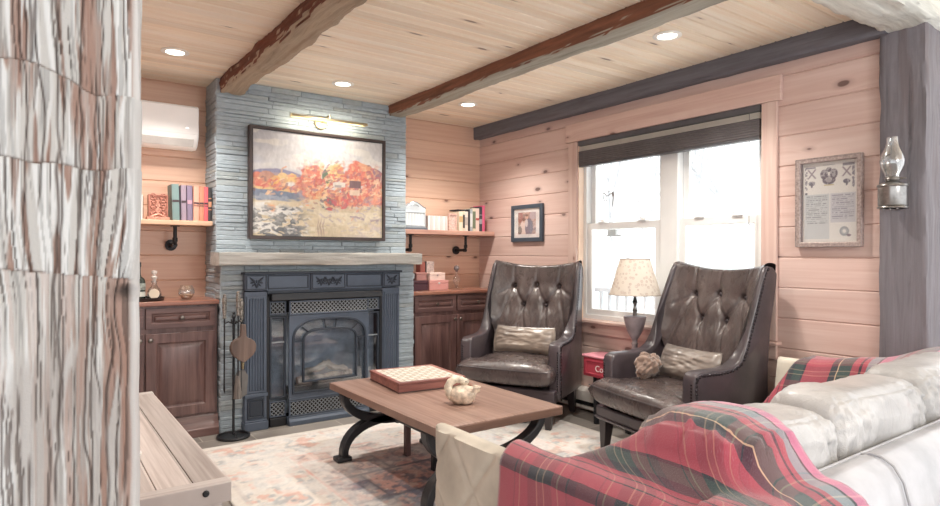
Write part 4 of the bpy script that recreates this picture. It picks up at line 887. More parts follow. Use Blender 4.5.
# =================================================================== WALL THINGS ON THE RIGHT
ct = thing('framed_certificate', 'framed crest certificate on the pine wall beside the window', 'certificate', (XW-.02, 1.595, 1.275))
cf = simple('pewter_gilt_frame', (168,154,150), .4, .4, var=.15, nscale=90, bstr=.5, bscale=160)
MB().rectring(1.421, 1.769, 1.274, 1.772, .028, XW-.034, XW-.004, 'X').build('frame', cf, ct, bevel=.006, seg=3)
mb = MB(); 
for (a, b, c, d) in ((1.421,1.769,1.274,1.274),(1.421,1.769,1.772,1.772)):
    pass
for i in range(44):
    for zz in (1.279, 1.767): mb.sph((XW-.034, 1.427+i*.0078, zz), .0042, 6, 4)
for i in range(62):
    for yy in (1.426, 1.764): mb.sph((XW-.034, yy, 1.281+i*.0079), .0042, 6, 4)
mb.build('beaded_edge', cf, ct)
def cert(n=110, m=150):
    u, v = np.meshgrid(np.linspace(0, 1, n), np.linspace(0, 1, m), indexing='ij'); C = np.zeros((n, m, 3)); C[:] = (226,224,216)
    def put(mk, c, a=1.): C[:] = C+(np.array(c, float)-C)*(np.clip(mk, 0, 1)*a)[..., None]
    def q(a, b, c, d): return ((u > a) & (u < b) & (v > c) & (v < d))*1.
    put(q(.03,.5,.04,.60), (196,202,202), .8); put(q(.52,.97,.24,.60), (196,198,202), .8)
    for k in range(15):
        z = .57-k*.024; put(q(.06,.46-.1*(k % 4 == 3),z,z+.010)*(vn(u*60, v*0+k, 3) > .3), (150,156,158)); 
        if z > .26: put(q(.55,.94-.12*(k % 5 == 2),z,z+.010)*(vn(u*60, v*0+k, 8) > .3), (152,154,162))
    def ell(a, b, r, s): return ss(1.15, .85, ((u-a)/r)**2+((v-b)/s)**2)
    nz = (fbm(u*30, v*42, 5, 2) > .5)
    for a, b, r, s in ((.40,.845,.07,.06),(.58,.845,.07,.06),(.49,.77,.12,.055),(.49,.90,.05,.03)): put(ell(a, b, r, s)*(.45+.55*nz), (96,92,104), .9)
    put(ell(.49,.775,.06,.035), (196,190,186), .7); put(q(.40,.58,.70,.712), (190,176,120), .8); put(q(.38,.60,.955,.965), (150,150,156), .8)
    for a in (.17, .81):
        put(ss(.02, .008, np.abs((u-a)*.8-(v-.86)))*ss(.09, .07, np.abs(v-.86)+np.abs(u-a)*.3), (150,140,146)); put(ss(.02, .008, np.abs((u-a)*.8+(v-.86)))*ss(.09, .07, np.abs(v-.86)+np.abs(u-a)*.3), (150,140,146))
        put(ell(a, .74, .065, .028)*(.5+.5*nz), (104,104,116)); put(ell(a, .715, .02, .03), (110,110,120))
    for a, b in ((.04,.085),(.90,.945)): put(q(a,b,.66,.94)*(fbm(u*40, v*60, 9, 2) > .45), (130,130,140), .9)
    put(q(.05,.24,.93,.95), (120,120,130), .8); put(q(.74,.95,.93,.965), (120,120,130), .8)
    r = np.sqrt(((u-.77))**2+((v-.13)*1.45)**2); put(ss(.02, .008, np.abs(r-.07)), (150,156,158)); put(ss(.015, .006, np.abs(r-.045)), (170,176,176)); put(ell(.85,.08,.04,.015), (120,110,120), .9)
    put(q(.04,.09,.60,.625), (110,112,120))
    Y = 1.735-u*(1.735-1.452); Z = 1.303+v*(1.745-1.303)
    return MB().grid(np.stack([np.full_like(u, XW-.0105), Y, Z], -1), cols=linA(C), )
cert().build('document', vcolmat('parchment', .6), ct, angle=180); 
MB().box(XW-.009, XW-.004, 1.44, 1.75, 1.29, 1.76).build('backing', simple('mat_grey', (170,168,172), .8), ct)
MB().box(XW-.022, XW-.020, 1.446, 1.744, 1.299, 1.747).build('glazing', glassy('picture_glass', (.97,.97,.98), .10, .08), ct, smooth=False)
ph = thing('framed_photograph', 'small dark framed photograph of two people beside the corner', 'photograph', (XW-.02, 4.115, 1.345))
MB().rectring(3.907, 4.325, 1.344, 1.672, .036, XW-.026, XW-.003, 'X').build('frame', simple('slate_blue_frame', (62,72,84), .45, var=.08), ph, bevel=.003)
MB().box(XW-.014, XW-.004, 3.93, 4.30, 1.36, 1.655).build('mat_board', simple('white_mat', (232,230,226), .8), ph, smooth=False)
def photo(n=60, m=60):
    u, v = np.meshgrid(np.linspace(0, 1, n), np.linspace(0, 1, m), indexing='ij'); C = np.zeros((n, m, 3)); C[:] = (170,140,130)
    def put(mk, c, a=1.): C[:] = C+(np.array(c, float)-C)*(np.clip(mk, 0, 1)*a)[..., None]
    def ell(a, b, r, s): return ss(1.2, .8, ((u-a)/r)**2+((v-b)/s)**2)
    put(ss(.45, .6, fbm(u*7, v*7, 5, 3)), (196,168,156)); put(ss(.5, .7, fbm(u*9+4, v*9, 6, 2)), (120,104,108)); put(ell(.12,.8,.14,.3), (150,92,92)); put(ell(.85,.85,.2,.2), (176,164,170))
    put(ell(.30,.28,.20,.34), (224,206,196)); put(ell(.34,.62,.08,.10), (206,170,150)); put(ell(.32,.68,.09,.08), (110,76,66))
    put(ell(.62,.30,.22,.40), (92,94,116)); put(ell(.50,.78,.08,.10), (206,166,146)); put(ell(.5,.86,.08,.05), (90,70,64)); put(ell(.48,.50,.08,.18), (204,196,196)); put(ell(.1,.18,.12,.2), (104,96,96))
    Y = 4.235-u*(4.235-3.997); Z = 1.412+v*(1.604-1.412)
    return MB().grid(np.stack([np.full_like(u, XW-.0155), Y, Z], -1), cols=linA(C))
photo().build('print', vcolmat('photo_print', .5), ph, angle=180)
MB().box(XW-.021, XW-.020, 3.94, 4.29, 1.375, 1.64).build('glazing', glassy('picture_glass_b', (.97,.97,.98), .1, .08), ph, smooth=False)
# oil lamp on the post
ol = thing('oil_lamp', 'old metal oil lamp with clear chimney on the grey post', 'oil lamp', (3.455, 1.25, 1.46))
nick = simple('aged_nickel', (150,148,146), .28, .85, var=.12, nscale=30); ox, oy = 3.455, 1.25
MB().lathe([(0,1.473),(.058,1.473),(.061,1.478),(.061,1.565),(.064,1.567),(.066,1.572),(.064,1.578),(.05,1.584),(.03,1.592),(0,1.594)], (ox,oy,0), 32).build('font', nick, ol)
MB().lathe([(.022,1.592),(.03,1.597),(.034,1.606),(.031,1.614),(.026,1.618),(0,1.618)], (ox,oy,0), 24).build('burner', nick, ol)
MB().lathe([(.030,1.614),(.034,1.63),(.052,1.672),(.055,1.695),(.046,1.73),(.031,1.765),(.026,1.79),(.025,1.812),(.0235,1.812),(.0245,1.79),(.0295,1.765),(.0445,1.73),(.0535,1.695),(.0505,1.672),(.0325,1.63),(.0285,1.614)], (ox,oy,0), 32).build('glass_chimney', cg, ol)
MB().tube([(ox,oy-.034,1.606),(ox,oy-.06,1.606)], .003, 6).build('wick_stem', nick, ol); 
mb = MB(); mb.tube([(3.532,oy,1.50),(3.50,oy,1.468),(ox,oy,1.466)], .006, 8); mb.lathe([(.064,1.461),(.066,1.465),(.064,1.470),(.05,1.470),(.05,1.461)], (ox,oy,0), 28); mb.build('bracket_ring', nick, ol)
MB().box(3.526, 3.5345, oy-.02, oy+.02, 1.46, 1.55).build('wall_bracket', nick, ol, bevel=.003)
mb = MB(); 
for q in (-.03, .0, .03): mb.sph((ox-.03, oy+q, 1.458), .006, 8, 6)
mb.build('bosses', nick, ol)
# baseboard heater
bh = thing('baseboard_heater', 'low white baseboard heater along the window wall', 'heater', (XW-.035, 2.8, 0))
MB().prism([(XW-.001,.03),(XW-.062,.03),(XW-.062,.05),(XW-.02,.055),(XW-.02,.085),(XW-.066,.09),(XW-.066,.165),(XW-.05,.185),(XW-.001,.19)], 1.6, 4.2, 'Y').build('cover', simple('heater_white', (232,228,222), .4), bh, bevel=.002)
mb = MB(); [mb.box(XW-.06, XW-.02, y, y+.004, .056, .084) for y in np.linspace(1.62, 4.18, 160)]; mb.build('fins', simple('heater_fin', (70,68,70), .5, .5), bh, smooth=False)
mb = MB(); mb.box(XW-.05, XW-.002, 1.6, 1.62, 0, .03); mb.build('foot', black, bh); MB().box(XW-.05, XW-.002, 4.18, 4.2, 0, .03).build('foot', black, bh)
# =================================================================== RUG
def rug(x0=.80, x1=3.19, y0=.95, y1=4.085, d=.0125):
    nx, ny = int((x1-x0)/d), int((y1-y0)/d)
    u, v = np.meshgrid(np.linspace(x0, x1, nx), np.linspace(y0, y1, ny), indexing='ij'); C = np.zeros((nx, ny, 3)); C[:] = (226,218,208)
    def put(mk, c, a=1.): C[:] = C+(np.array(c, float)-C)*(np.clip(mk, 0, 1)*a)[..., None]
    ed = np.minimum(np.minimum(u-x0, x1-u), np.minimum(v-y0, y1-v)); wr = fbm(u*6, v*6, 3, 3)-.5
    along = np.where(np.minimum(u-x0, x1-u) < np.minimum(v-y0, y1-v), v, u)
    # border flowers
    bd = (ed > .06) & (ed < .46)
    cellx = np.abs(((along*3.2) % 1)-.5); r = np.sqrt((cellx/3.2)**2+(ed-.26)**2)
    put(bd*ss(.012, .004, np.abs(r-.085+.03*wr)), (176,182,184), .8); put(bd*ss(.05, .03, r+.03*wr), (222,190,178), .8); put(bd*ss(.022, .012, r), (140,146,152), .8)
    put(bd*ss(.60, .66, fbm(u*22, v*22, 9, 2)), (168,172,176), .75); put(bd*ss(.62, .68, fbm(u*18+7, v*18, 11, 2)), (224,176,160), .8)
    put(ss(.012, .005, np.abs(ed-.07+.01*wr)), (206,196,190), .8); put(ss(.014, .006, np.abs(ed-.47+.04*wr)), (220,150,136), .8); put(ss(.008, .003, np.abs(ed-.44+.03*wr)), (190,186,184), .6)
    fld = ss(.47, .49, ed); put(fld, (214,206,194))
    # reworked patchwork in the field
    ang = .0; pu = u+.0*v; bw, bh_ = .44, .36
    row = np.floor((v-y0)/bh_); cu = np.floor((pu-x0+.2*(row % 2))/bw); h1 = _hash(cu, row, 5); h2 = _hash(cu, row, 9)
    fx = ((pu-x0+.2*(row % 2))/bw) % 1; fy = ((v-y0)/bh_) % 1
    cols = [(208,206,196),(218,186,174),(200,200,196),(214,210,204),(206,176,164),(188,192,196),(220,206,196)]
    for i, c in enumerate(cols): put(fld*((h1*7).astype(int) == i), c, .8)
    core = np.exp(-((u-1.80)/.48)**4-((v-2.62)/.62)**4)   # most colourful middle
    for i, c in enumerate([(208,120,108),(96,104,124),(204,128,112),(150,156,168),(214,176,160),(120,122,136),(196,110,104)]): put(fld*core*((h2*7).astype(int) == i), c, .75)
    m1 = fbm(u*16, v*16, 15, 3); m2 = fbm(u*30+3, v*30, 17, 2); m3 = fbm(u*9, v*9, 19, 3)
    put(fld*ss(.55, .60, m1), (226,214,202), .65); put(fld*ss(.57, .61, m2)*(.35+.65*core), (110,106,118), .7); put(fld*ss(.60, .64, fbm(u*26+9, v*26, 21, 2)), (212,160,148), .45+.3*core); put(fld*core*ss(.55, .6, fbm(u*20+2, v*20+8, 25, 2)), (70,76,100), .7)
    seam = np.minimum(np.minimum(fx, 1-fx)*bw, np.minimum(fy, 1-fy)*bh_); put(fld*ss(.012, .005, seam+.004*(m2-.5)), (150,140,140), .55); put(fld*core*ss(.016, .006, seam+.01*(m2-.5)), (66,64,78), .8)
    mot = np.sqrt(((fx-.5)*bw)**2+((fy-.5)*bh_)**2); put(fld*ss(.014, .006, np.abs(mot-.10+.05*(m1-.5))), (120,112,120), .45); put(fld*ss(.06, .04, mot+.03*(m1-.5))*(h2 > .4), (206,128,116), .5)
    put(ss(.36, .54, m3)*(1-.75*core), (232,229,224), .7)
    C += ((fbm(u*70, v*70, 27, 2)-.5)*22)[..., None]
    put(ss(.03, .02, ed), (226,220,210), .8)
    Z = .010+.0012*(fbm(u*90, v*90, 29, 1)-.5)
    mb = MB().grid(np.stack([u, v, Z], -1), cols=linA((C*.84+np.array([200,200,204.])*.16)*.96)); n = nx*ny
    return mb
rg = rug().build('area_rug', vcolmat('wool_rug', .95, .35, 260), angle=180, recalc=False); m_ = rg.modifiers.new('Solidify', 'SOLIDIFY'); m_.thickness = .009; m_.offset = -1
tag(rg, 'large faded patchwork oriental rug under the coffee table', 'rug')
RUGZ = .0112
# =================================================================== COFFEE TABLE
tb = thing('coffee_table', 'rustic plank coffee table on curved black iron legs', 'coffee table', (1.84, 2.92, RUGZ))
ttop = boards('rustic_table_top', 'Y', 'X', .145, 1.47, (154,127,115), (116,90,80), (88,64,56), knot=.2, rough=.34, idvar=.5, knot_scale=(2.6, 6))
tedge = wood('rustic_table_edge', 'X', (128,98,84), (88,64,54), .6)
tw0, tw1, tl0, tl1 = 1.478, 2.235, 2.30, 3.53
def table_top():
    nx, ny = 60, 90; xs = np.linspace(tw0, tw1, nx); ys = np.linspace(tl0, tl1, ny)
    X, Y = np.meshgrid(xs, ys, indexing='ij'); e = np.minimum(np.minimum(X-tw0, tw1-X), np.minimum(Y-tl0, tl1-Y))
    Z = .450+.0012*(fbm(X*60, Y*8, 3, 3)-.5); f = ((X-1.47)/.145) % 1; Z = Z-.0025*np.exp(-((np.minimum(f, 1-f)*.145)/.003)**2)-.004*np.exp(-(e/.004)**2)
    Xw = X+.004*(fbm(Y*9, X*0, 5, 3)-.5)*(np.abs(X-1.845) > .36); Yw = Y+.004*(fbm(X*9, Y*0, 6, 3)-.5)*(np.abs(Y-2.915) > .6)
    T = np.stack([Xw, Yw, Z], -1); B = T.copy(); B[..., 2] = .408
    mb = MB().grid(T); mb.grid(B)
    per = [(i, 0) for i in range(nx)]+[(nx-1, j) for j in range(1, ny)]+[(i, ny-1) for i in range(nx-2, -1, -1)]+[(0, j) for j in range(ny-2, 0, -1)]
    n = nx*ny
    for k in range(len(per)):
        a = per[k][0]*ny+per[k][1]; b = per[(k+1) % len(per)][0]*ny+per[(k+1) % len(per)][1]; mb.f.append((a, b, n+b, n+a))
    return mb
table_top().build('top', ttop, tb, angle=50)
for nm, bx_ in (('end_board', (tw0+.004, tw1-.004, tl0-.006, tl0-.0005, .404, .444)), ('end_board', (tw0+.004, tw1-.004, tl1+.0005, tl1+.006, .404, .444))):
    MB().box(*bx_).build(nm, tedge, tb, bevel=.003)
blk = simple('blackened_iron', (52,54,58), .4, .25, var=.1, bstr=.15, bscale=120)
def band(mb, pts, w, th, y):      # flat bar following pts (x,z) with in-plane half thickness th(list) and width w along Y
    n = len(pts); P = [Vector((p[0], 0, p[1])) for p in pts]; L = []; R_ = []
    for i in range(n):
        t = (P[min(i+1, n-1)]-P[max(i-1, 0)]).normalized(); q = Vector((-t.z, 0, t.x)); h = th[i] if hasattr(th, '__len__') else th
        L.append(P[i]+q*h); R_.append(P[i]-q*h)
    vs = []
    for a, b in zip(L, R_):
        for (p, d) in ((a, -w), (a, w), (b, w), (b, -w)): vs.append((p.x, y+d, p.z))
    fs = [(0,1,2,3), tuple(4*(n-1)+i for i in (3,2,1,0))]
    for i in range(n-1):
        for k in range(4): fs.append((4*i+k, 4*i+(k+1) % 4, 4*i+4+(k+1) % 4, 4*i+4+k))
    mb.add(vs, fs)
for yy in (2.44, 3.375):
    fr_ = thing  # (no grouping empty: each curule end is one cast part)
    mb = MB(); cxm = 1.855; n = 22
    up = [(cxm+.325*math.cos(a), .405-.205*math.sin(a)) for a in np.linspace(PI, 0, n)]
    up = [(cxm+.355*math.cos(a), .407-.19*abs(math.sin(a))**.9) for a in np.linspace(PI, 0, n)]
    lo = [(cxm-.065+.29*math.cos(a), .03+.20*abs(math.sin(a))**.8) for a in np.linspace(PI, 0, n)]
    th = [.020+.008*abs(math.sin(a)) for a in np.linspace(PI, 0, n)]
    band(mb, up, .030, th, yy); band(mb, lo, .030, th, yy)
    o_ = mb.build('curule_leg', blk, tb, bevel=.008, seg=3)
    for s_ in (-1, 1): MB().box(cxm-.065+s_*.295-.045, cxm-.065+s_*.295+.045, yy-.04, yy+.04, RUGZ, .040).build('foot_pad', blk, o_, bevel=.008)
    mb = MB(); mb.lathe([(0,-.036),(.035,-.036),(.04,-.028),(.04,.028),(.035,.036),(0,.036)], n=20, M=TR(cxm, yy, .222) @ Yr); mb.build('hub', blk, o_)
MB().box(1.825, 1.865, 2.44, 3.375, .20, .235).build('stretcher', blk, tb, bevel=.006)
pw = wood('umber_post', 'Z', (112,88,84), (78,58,56), .5)
for (yy, m__) in ((3.24, pw), (2.93, blk)): MB().box(1.838, 1.872, yy-.016, yy+.016, RUGZ, .20).build('support_post', m__, tb, bevel=.003)
# games box with chequered lid
gb = thing('game_box', 'reddish wooden game box with cream checkered top on the coffee table', 'game box', (1.9, 3.21, .4505)); gb.rotation_euler = (0, 0, -.10)
gw = wood('redwood_box', 'X', (166,112,102), (112,68,64), .4)
MB().box(-.215, .215, -.225, .225, .001, .006).build('base', simple('box_base', (70,44,42), .5), gb, world=False, bevel=.002)
mb = MB(); mb.box(-.212, .212, -.222, .222, .006, .046); mb.build('case', gw, gb, world=False, bevel=.003)
MB().rectring(-.215, .215, -.225, .225, .028, .046, .060, 'Z').build('lid_frame', gw, gb, world=False, bevel=.003)
def checker():
    mb = MB(); n = 10; a0, a1, b0, b1 = -.188, .188, -.198, .198
    for i in range(n):
        for j in range(n):
            x0 = a0+(a1-a0)*i/n; x1 = a0+(a1-a0)*(i+1)/n; y0 = b0+(b1-b0)*j/n; y1 = b0+(b1-b0)*(j+1)/n; g = .0016
            c = linA(np.array([220,217,208.] if (i+j) % 2 else [200,190,174.]))
            mb.add([(x0+g,y0+g,.0585),(x1-g,y0+g,.0585),(x1-g,y1-g,.0585),(x0+g,y1-g,.0585)], [(0,1,2,3)], cols=[c]*4)
    return mb
chk = checker().build('playing_squares', vcolmat('cream_squares', .4), gb, world=False, smooth=False, recalc=False)
MB().box(-.187, .187, -.197, .197, .046, .0578).build('playing_field', simple('square_lines', (112,92,80), .6), gb, world=False, smooth=False)
# bird ornament -------------------------------------------------------------
bi = thing('bird_figurine', 'rustic cream swan figurine resting its neck on the coffee table', 'figurine', (1.835, 2.62, .4505)); bi.rotation_euler = (0, 0, -.55)
cream = simple('distressed_cream', (188,174,158), .7, var=.34, nscale=26, bstr=.5, bscale=60); crm2 = simple('distressed_cream_light', (200,188,172), .7, var=.3, nscale=30, bstr=.4, bscale=70)
def body_lathe():
    n, m = 40, 30; t = np.linspace(0, PI, n); a = np.linspace(0, 2*PI, m, endpoint=False); T, A = np.meshgrid(t, a, indexing='ij')
    rid = 1+.05*np.sin(A*10+T*9)*ss(.8, 1.6, T)+.06*(fbm(T*3, A*2, 3, 3)-.5)
    X = -.078*np.cos(T)*.92-.004; Y = .056*np.sin(T)**.8*np.cos(A)*rid; Z = np.maximum(.046+.052*np.sin(T)**.8*np.sin(A)*rid+.012*ss(1.8, 3.1, T), .0)
    return MB().grid(np.stack([X, Y, Z], -1), cv=True)
body_lathe().build('body', cream, bi, world=False, angle=180)
pts = [(-.050,0,.030),(-.074,0,.058),(-.080,.002,.088),(-.068,.004,.112),(-.044,.006,.126),(-.018,.006,.126),(.002,.006,.116),(.012,.006,.104)]
MB().tube(pts, [.026,.024,.022,.021,.021,.0205,.018,.012], 14).build('neck', crm2, bi, world=False, angle=180)
hd = MB(); hd.sph((.006,.006,.112), (.025,.020,.020), 14, 10); hd.build('head', crm2, bi, world=False)
MB().tube([(.022,.006,.106),(.040,.006,.094),(.052,.006,.084)], [.012,.009,.003], 8).build('beak', simple('dusky_beak', (150,116,100), .6), bi, world=False)
for s_ in (-1, 1):
    w_ = MB()
    for i in range(5):
        w_.tube([(-.03+i*.006, s_*(.040-.001*i), .030+i*.011), (.01+i*.008, s_*(.045-.003*i), .040+i*.011), (.065+i*.006, s_*(.022-.003*i), .058+i*.007)], [.006,.010,.003], 8)
    w_.build('wing', cream, bi, world=False)
mb = MB(); [mb.tube([(.055,d*.3,.056),(.085,d,.066+.01*math.cos(d*60))], [.010,.003], 8) for d in (-.02,-.007,.007,.02)]; mb.build('tail', cream, bi, world=False)
mb = MB(); mb.sph((.012,.024,.117), .0032, 8, 6); mb.sph((.012,-.012,.117), .0032, 8, 6); mb.build('eyes', black, bi, world=False)
# =================================================================== GREY PLANK BENCH (left)
bn = thing('plank_bench', 'whitewashed grey plank bench against the left side by the post', 'bench', (.33, 2.9, 0))
bw_ = boards('whitewashed_planks', 'Y', 'X', .112, .108, (206,198,194), (168,157,152), (128,112,106), knot=.25, rough=.6, idvar=1.1, knot_scale=(2., 6.))
bw2 = boards('whitewashed_end', 'X', 'Y', .5, 2.0, (204,198,195), (172,163,160), (110,96,92), knot=.1, rough=.6, idvar=.3)
mb = MB()
for i in range(4): mb.box(.112+i*.112+.0015, .112+(i+1)*.112-.0015 if i < 3 else .556, 2.235, 3.80, .405, .45)
mb.build('top_planks', bw_, bn, bevel=.002)
MB().box(.112, .558, 2.172, 2.232, .385, .452).build('end_board', bw2, bn, bevel=.003); MB().box(.112, .558, 3.803, 3.86, .385, .452).build('end_board', bw2, bn, bevel=.003)
for yy in (2.2, 3.8):
    for xx in (.15, .50): MB().box(xx-.03, xx+.03, yy-.02, yy+.06, RUGZ if False else .0, .384).build('leg', bw2, bn, bevel=.003)
for yy in (2.17,):
    mb = MB(); [mb.lathe([(.011,0),(.011,.004),(.007,.008),(0,.008)], n=14, M=TR(xx, yy+.001, .428) @ Yr) for xx in (.475,)]; mb.build('bolt', black, bn)
tag(MB().tube([(.20, 2.62, .4605), (.345, 2.655, .4605)], .009, 10).build('handle_stick', simple('white_stick', (240,240,238), .4)), 'short white handle lying on the plank bench by the post', 'handle')
# =================================================================== ARMCHAIRS
lea = leather('dark_brown_leather', (64,55,56), .27, (92,80,78), wr=.45, coat=.5); lea_s = leather('dark_brown_leather_side', (62,55,60), .32, (78,69,74), wr=.14, coat=.4); legw = simple('black_brown_leg', (52,46,48), .35, var=.08); nailm = simple('pewter_nail', (58,54,58), .18, .8)
BTN = [(-.19,.965),(0,.975),(.19,.965),(-.095,.82),(.095,.82)]
def back_surface():
    nx, nz = 101, 110; t = np.linspace(0, 1, nz); q = np.linspace(-1, 1, nx)
    Q, T = np.meshgrid(q, t, indexing='ij'); w = .300+.058*ss(.15, .55, T); X = Q*w
    ztop = 1.112+.045*np.abs(Q)**2.2; Z = .43+(ztop-.43)*T
    Y = .150+.228*(Z-.43)/.7-.088*np.abs(Q)**3.2*ss(.56, .74, Z)-.03*np.abs(Q)**4*ss(.7, .5, Z)
    p = np.zeros_like(X)
    for (bx_, bz) in BTN:
        r2 = (X-bx_)**2+(Z-bz)**2; p += .022*np.exp(-r2/.016**2)+.022*np.exp(-r2/.06**2)
    def crease(a, b, amp, wd):
        ax, az = a; ex, ez = b; L2 = (ex-ax)**2+(ez-az)**2; s = np.clip(((X-ax)*(ex-ax)+(Z-az)*(ez-az))/L2, 0, 1)
        d = np.sqrt((X-ax-s*(ex-ax))**2+(Z-az-s*(ez-az))**2); return 1.5*amp*np.exp(-(d/wd)**2)
    for a, b in ((0,3),(1,3),(1,4),(2,4)): p += crease(BTN[a], BTN[b], .009, .014)
    for a in (3, 4):
        bx_, bz = BTN[a]
        for e in (-.055, .0, .06): p += crease((bx_, bz), (bx_+e, .46), .0065, .012)
    for a in (0, 1, 2): p += crease(BTN[a], (BTN[a][0]*1.05, 1.13), .006, .012)
    p += crease(BTN[0], (-.29, .62), .006, .016)+crease(BTN[2], (.29, .62), .006, .016)+crease(BTN[0], (-.3, .9), .005, .012)+crease(BTN[2], (.3, .9), .005, .012)
    p += .018*(fbm(X*15+Z*2, Z*5, 91, 3)-.5)*ss(1.1, .8, Z)+.003*(fbm(X*45, Z*14, 92, 3)-.5)
    Y = Y+p-.02*ss(.9, .2, np.abs(Q))
    # roll over the top and down the back
    rows = [np.stack([X[:, j], Y[:, j], Z[:, j]], -1) for j in range(nz)]
    tX, tY, tZ = X[:, -1], Y[:, -1], Z[:, -1]
    for a in np.linspace(0, PI, 9)[1:]: rows.append(np.stack([tX, tY+(.03+.018*(np.abs(q)**3))*(1-np.cos(a)), tZ+.018*np.sin(a)], -1))
    for e in np.linspace(0, 1, 8)[1:]: rows.append(np.stack([tX, tY+2*(.03+.018*(np.abs(q)**3))-e*.14, tZ+(.28-tZ)*e], -1))
    return MB().grid(np.stack(rows, 1))
def side_poly():
    return [(-.245,.20),(-.255,.30),(-.255,.55),(-.240,.585),(-.20,.598),(-.05,.600),(.035,.612),(.082,.64),(.118,.70),(.156,.80),(.200,.92),(.245,1.04),(.278,1.12),(.298,1.150),(.320,1.160),(.360,1.150),(.395,1.115),(.382,1.04),(.328,.80),(.302,.60),(.300,.20)]
def armchair(label, loc, rz):
    t = thing('armchair', label, 'armchair', loc, 'tufted leather armchairs'); t.rotation_euler = (0, 0, rz)
    back_surface().build('backrest', lea, t, world=False, angle=180, merge=True)
    for x, z in BTN: MB().sph((x, .150+.228*(z-.43)/.7+.024, z), (.011,.008,.011), 12, 8).build('tuft_button', lea_s, [c for c in t.children if c.name.startswith('backrest')][0], world=False)
    sp = side_poly()
    for s in (-1, 1):
        o = MB(); o.prism(sp, s*.302, s*.39, 'X')
        o.v = [(s*(abs(x)+(.046 if abs(x) < .35 else -.008)*float(ss(.62, .80, z))-.012*float(ss(.9, 1.15, z))), y, z) for x, y, z in o.v]
        o = o.build('arm_wing', lea_s, t, world=False, bevel=.013, seg=3, angle=180)
        mb = MB()   # nail heads along the outer edge
        path = [Vector((a, b)) for a, b in sp[0:15]]; cen = Vector((.1, .6)); acc = 0; pts = []
        for a, b in zip(path[:-1], path[1:]):
            L = (b-a).length; d = (b-a)/L; nrm = Vector((d.y, -d.x)); 
            while acc < L: q = a+d*acc+nrm*.020; pts.append(q); acc += .0205
            acc -= L
        for q in pts: mb.sph((s*(.391-.008*float(ss(.62, .80, q.y))-.012*float(ss(.9, 1.15, q.y))), q.x, q.y), (.0055,.0088,.0088), 8, 5)
        for k in range(19): mb.sph((s*.325+s*.048, -.2565, .235+k*.0165), (.0062,.003,.0062), 7, 4)
        mb.build('nailhead_trim', nailm, o, world=False)
    # base
    b = MB().box(-.372, .372, -.32, .285, .185, .275).build('apron', lea_s, t, world=False, bevel=.012, seg=3)
    mb = MB(); mb.tube([(-.372,-.326,.205),(.372,-.326,.205)], .006, 8); mb.build('piping', lea_s, b, world=False)
    # T-shaped seat cushion
    nx, ny = 60, 54; u = np.linspace(-1, 1, nx); v = np.linspace(-1, 1, ny); U, V = np.meshgrid(u, v, indexing='ij')
    y = -.385+.57*(V+1)/2; wid = .298+.068*ss(-.250, -.264, y)
    sq = lambda a: np.sign(a)*np.abs(a)**.94
    X = sq(U)*wid; y = y-.018*(1-U**2)*ss(-.3, -1, V)
    eU = 1-np.abs(U)**10; eV = 1-np.abs(V)**10; ed = np.clip(eU*eV, 0, 1)**.5
    wr = .012*(fbm(X*10+y*3, y*13, 95, 3)-.5)
    top = .378+ed*(.072+.022*(1-U**2)*(1-V**2))+wr*ed; bot = .378-ed*.085
    mb = MB().grid(np.stack([X, y, top], -1)); mb.grid(np.stack([X, y, bot], -1))
    c = mb.build('seat_cushion', lea, t, world=False, merge=True, angle=180)
    mb = MB(); P = []
    for q in np.linspace(-.97, .97, 30): P.append((.362*q, -.385-.018*(1-q*q)*.9, .410))
    mb.tube(P, .004, 6); mb.build('cushion_piping', lea_s, c, world=False)
    for (x, y) in ((-.32,-.275),(.32,-.275)): MB().frust((x, y-.012, .020, .020, 0), (x, y, .034, .034, .186)).build('leg', legw, t, world=False, bevel=.003)
    for (x, y) in ((-.32,.23),(.32,.23)): MB().frust((x, y+.05, .020, .020, 0), (x, y, .034, .034, .19)).build('leg', legw, t, world=False, bevel=.003)
    return t
THR = math.radians(-101); THL = math.radians(-62)
def place(th, lx, ly, wx, wy):    # world position of chair origin so that local (lx,ly) lands on (wx,wy)
    return (wx-(lx*math.cos(th)-ly*math.sin(th)), wy-(lx*math.sin(th)+ly*math.cos(th)))
pR = (3.145, 2.262); pL = (3.035, 3.57)
chR = armchair('tufted dark leather wing armchair in front of the window, nearer the sofa', (pR[0], pR[1], RUGZ), THR)
chL = dup(chR, (pL[0], pL[1], RUGZ), THL, label='tufted dark leather wing armchair in the corner beside the wood cabinet')
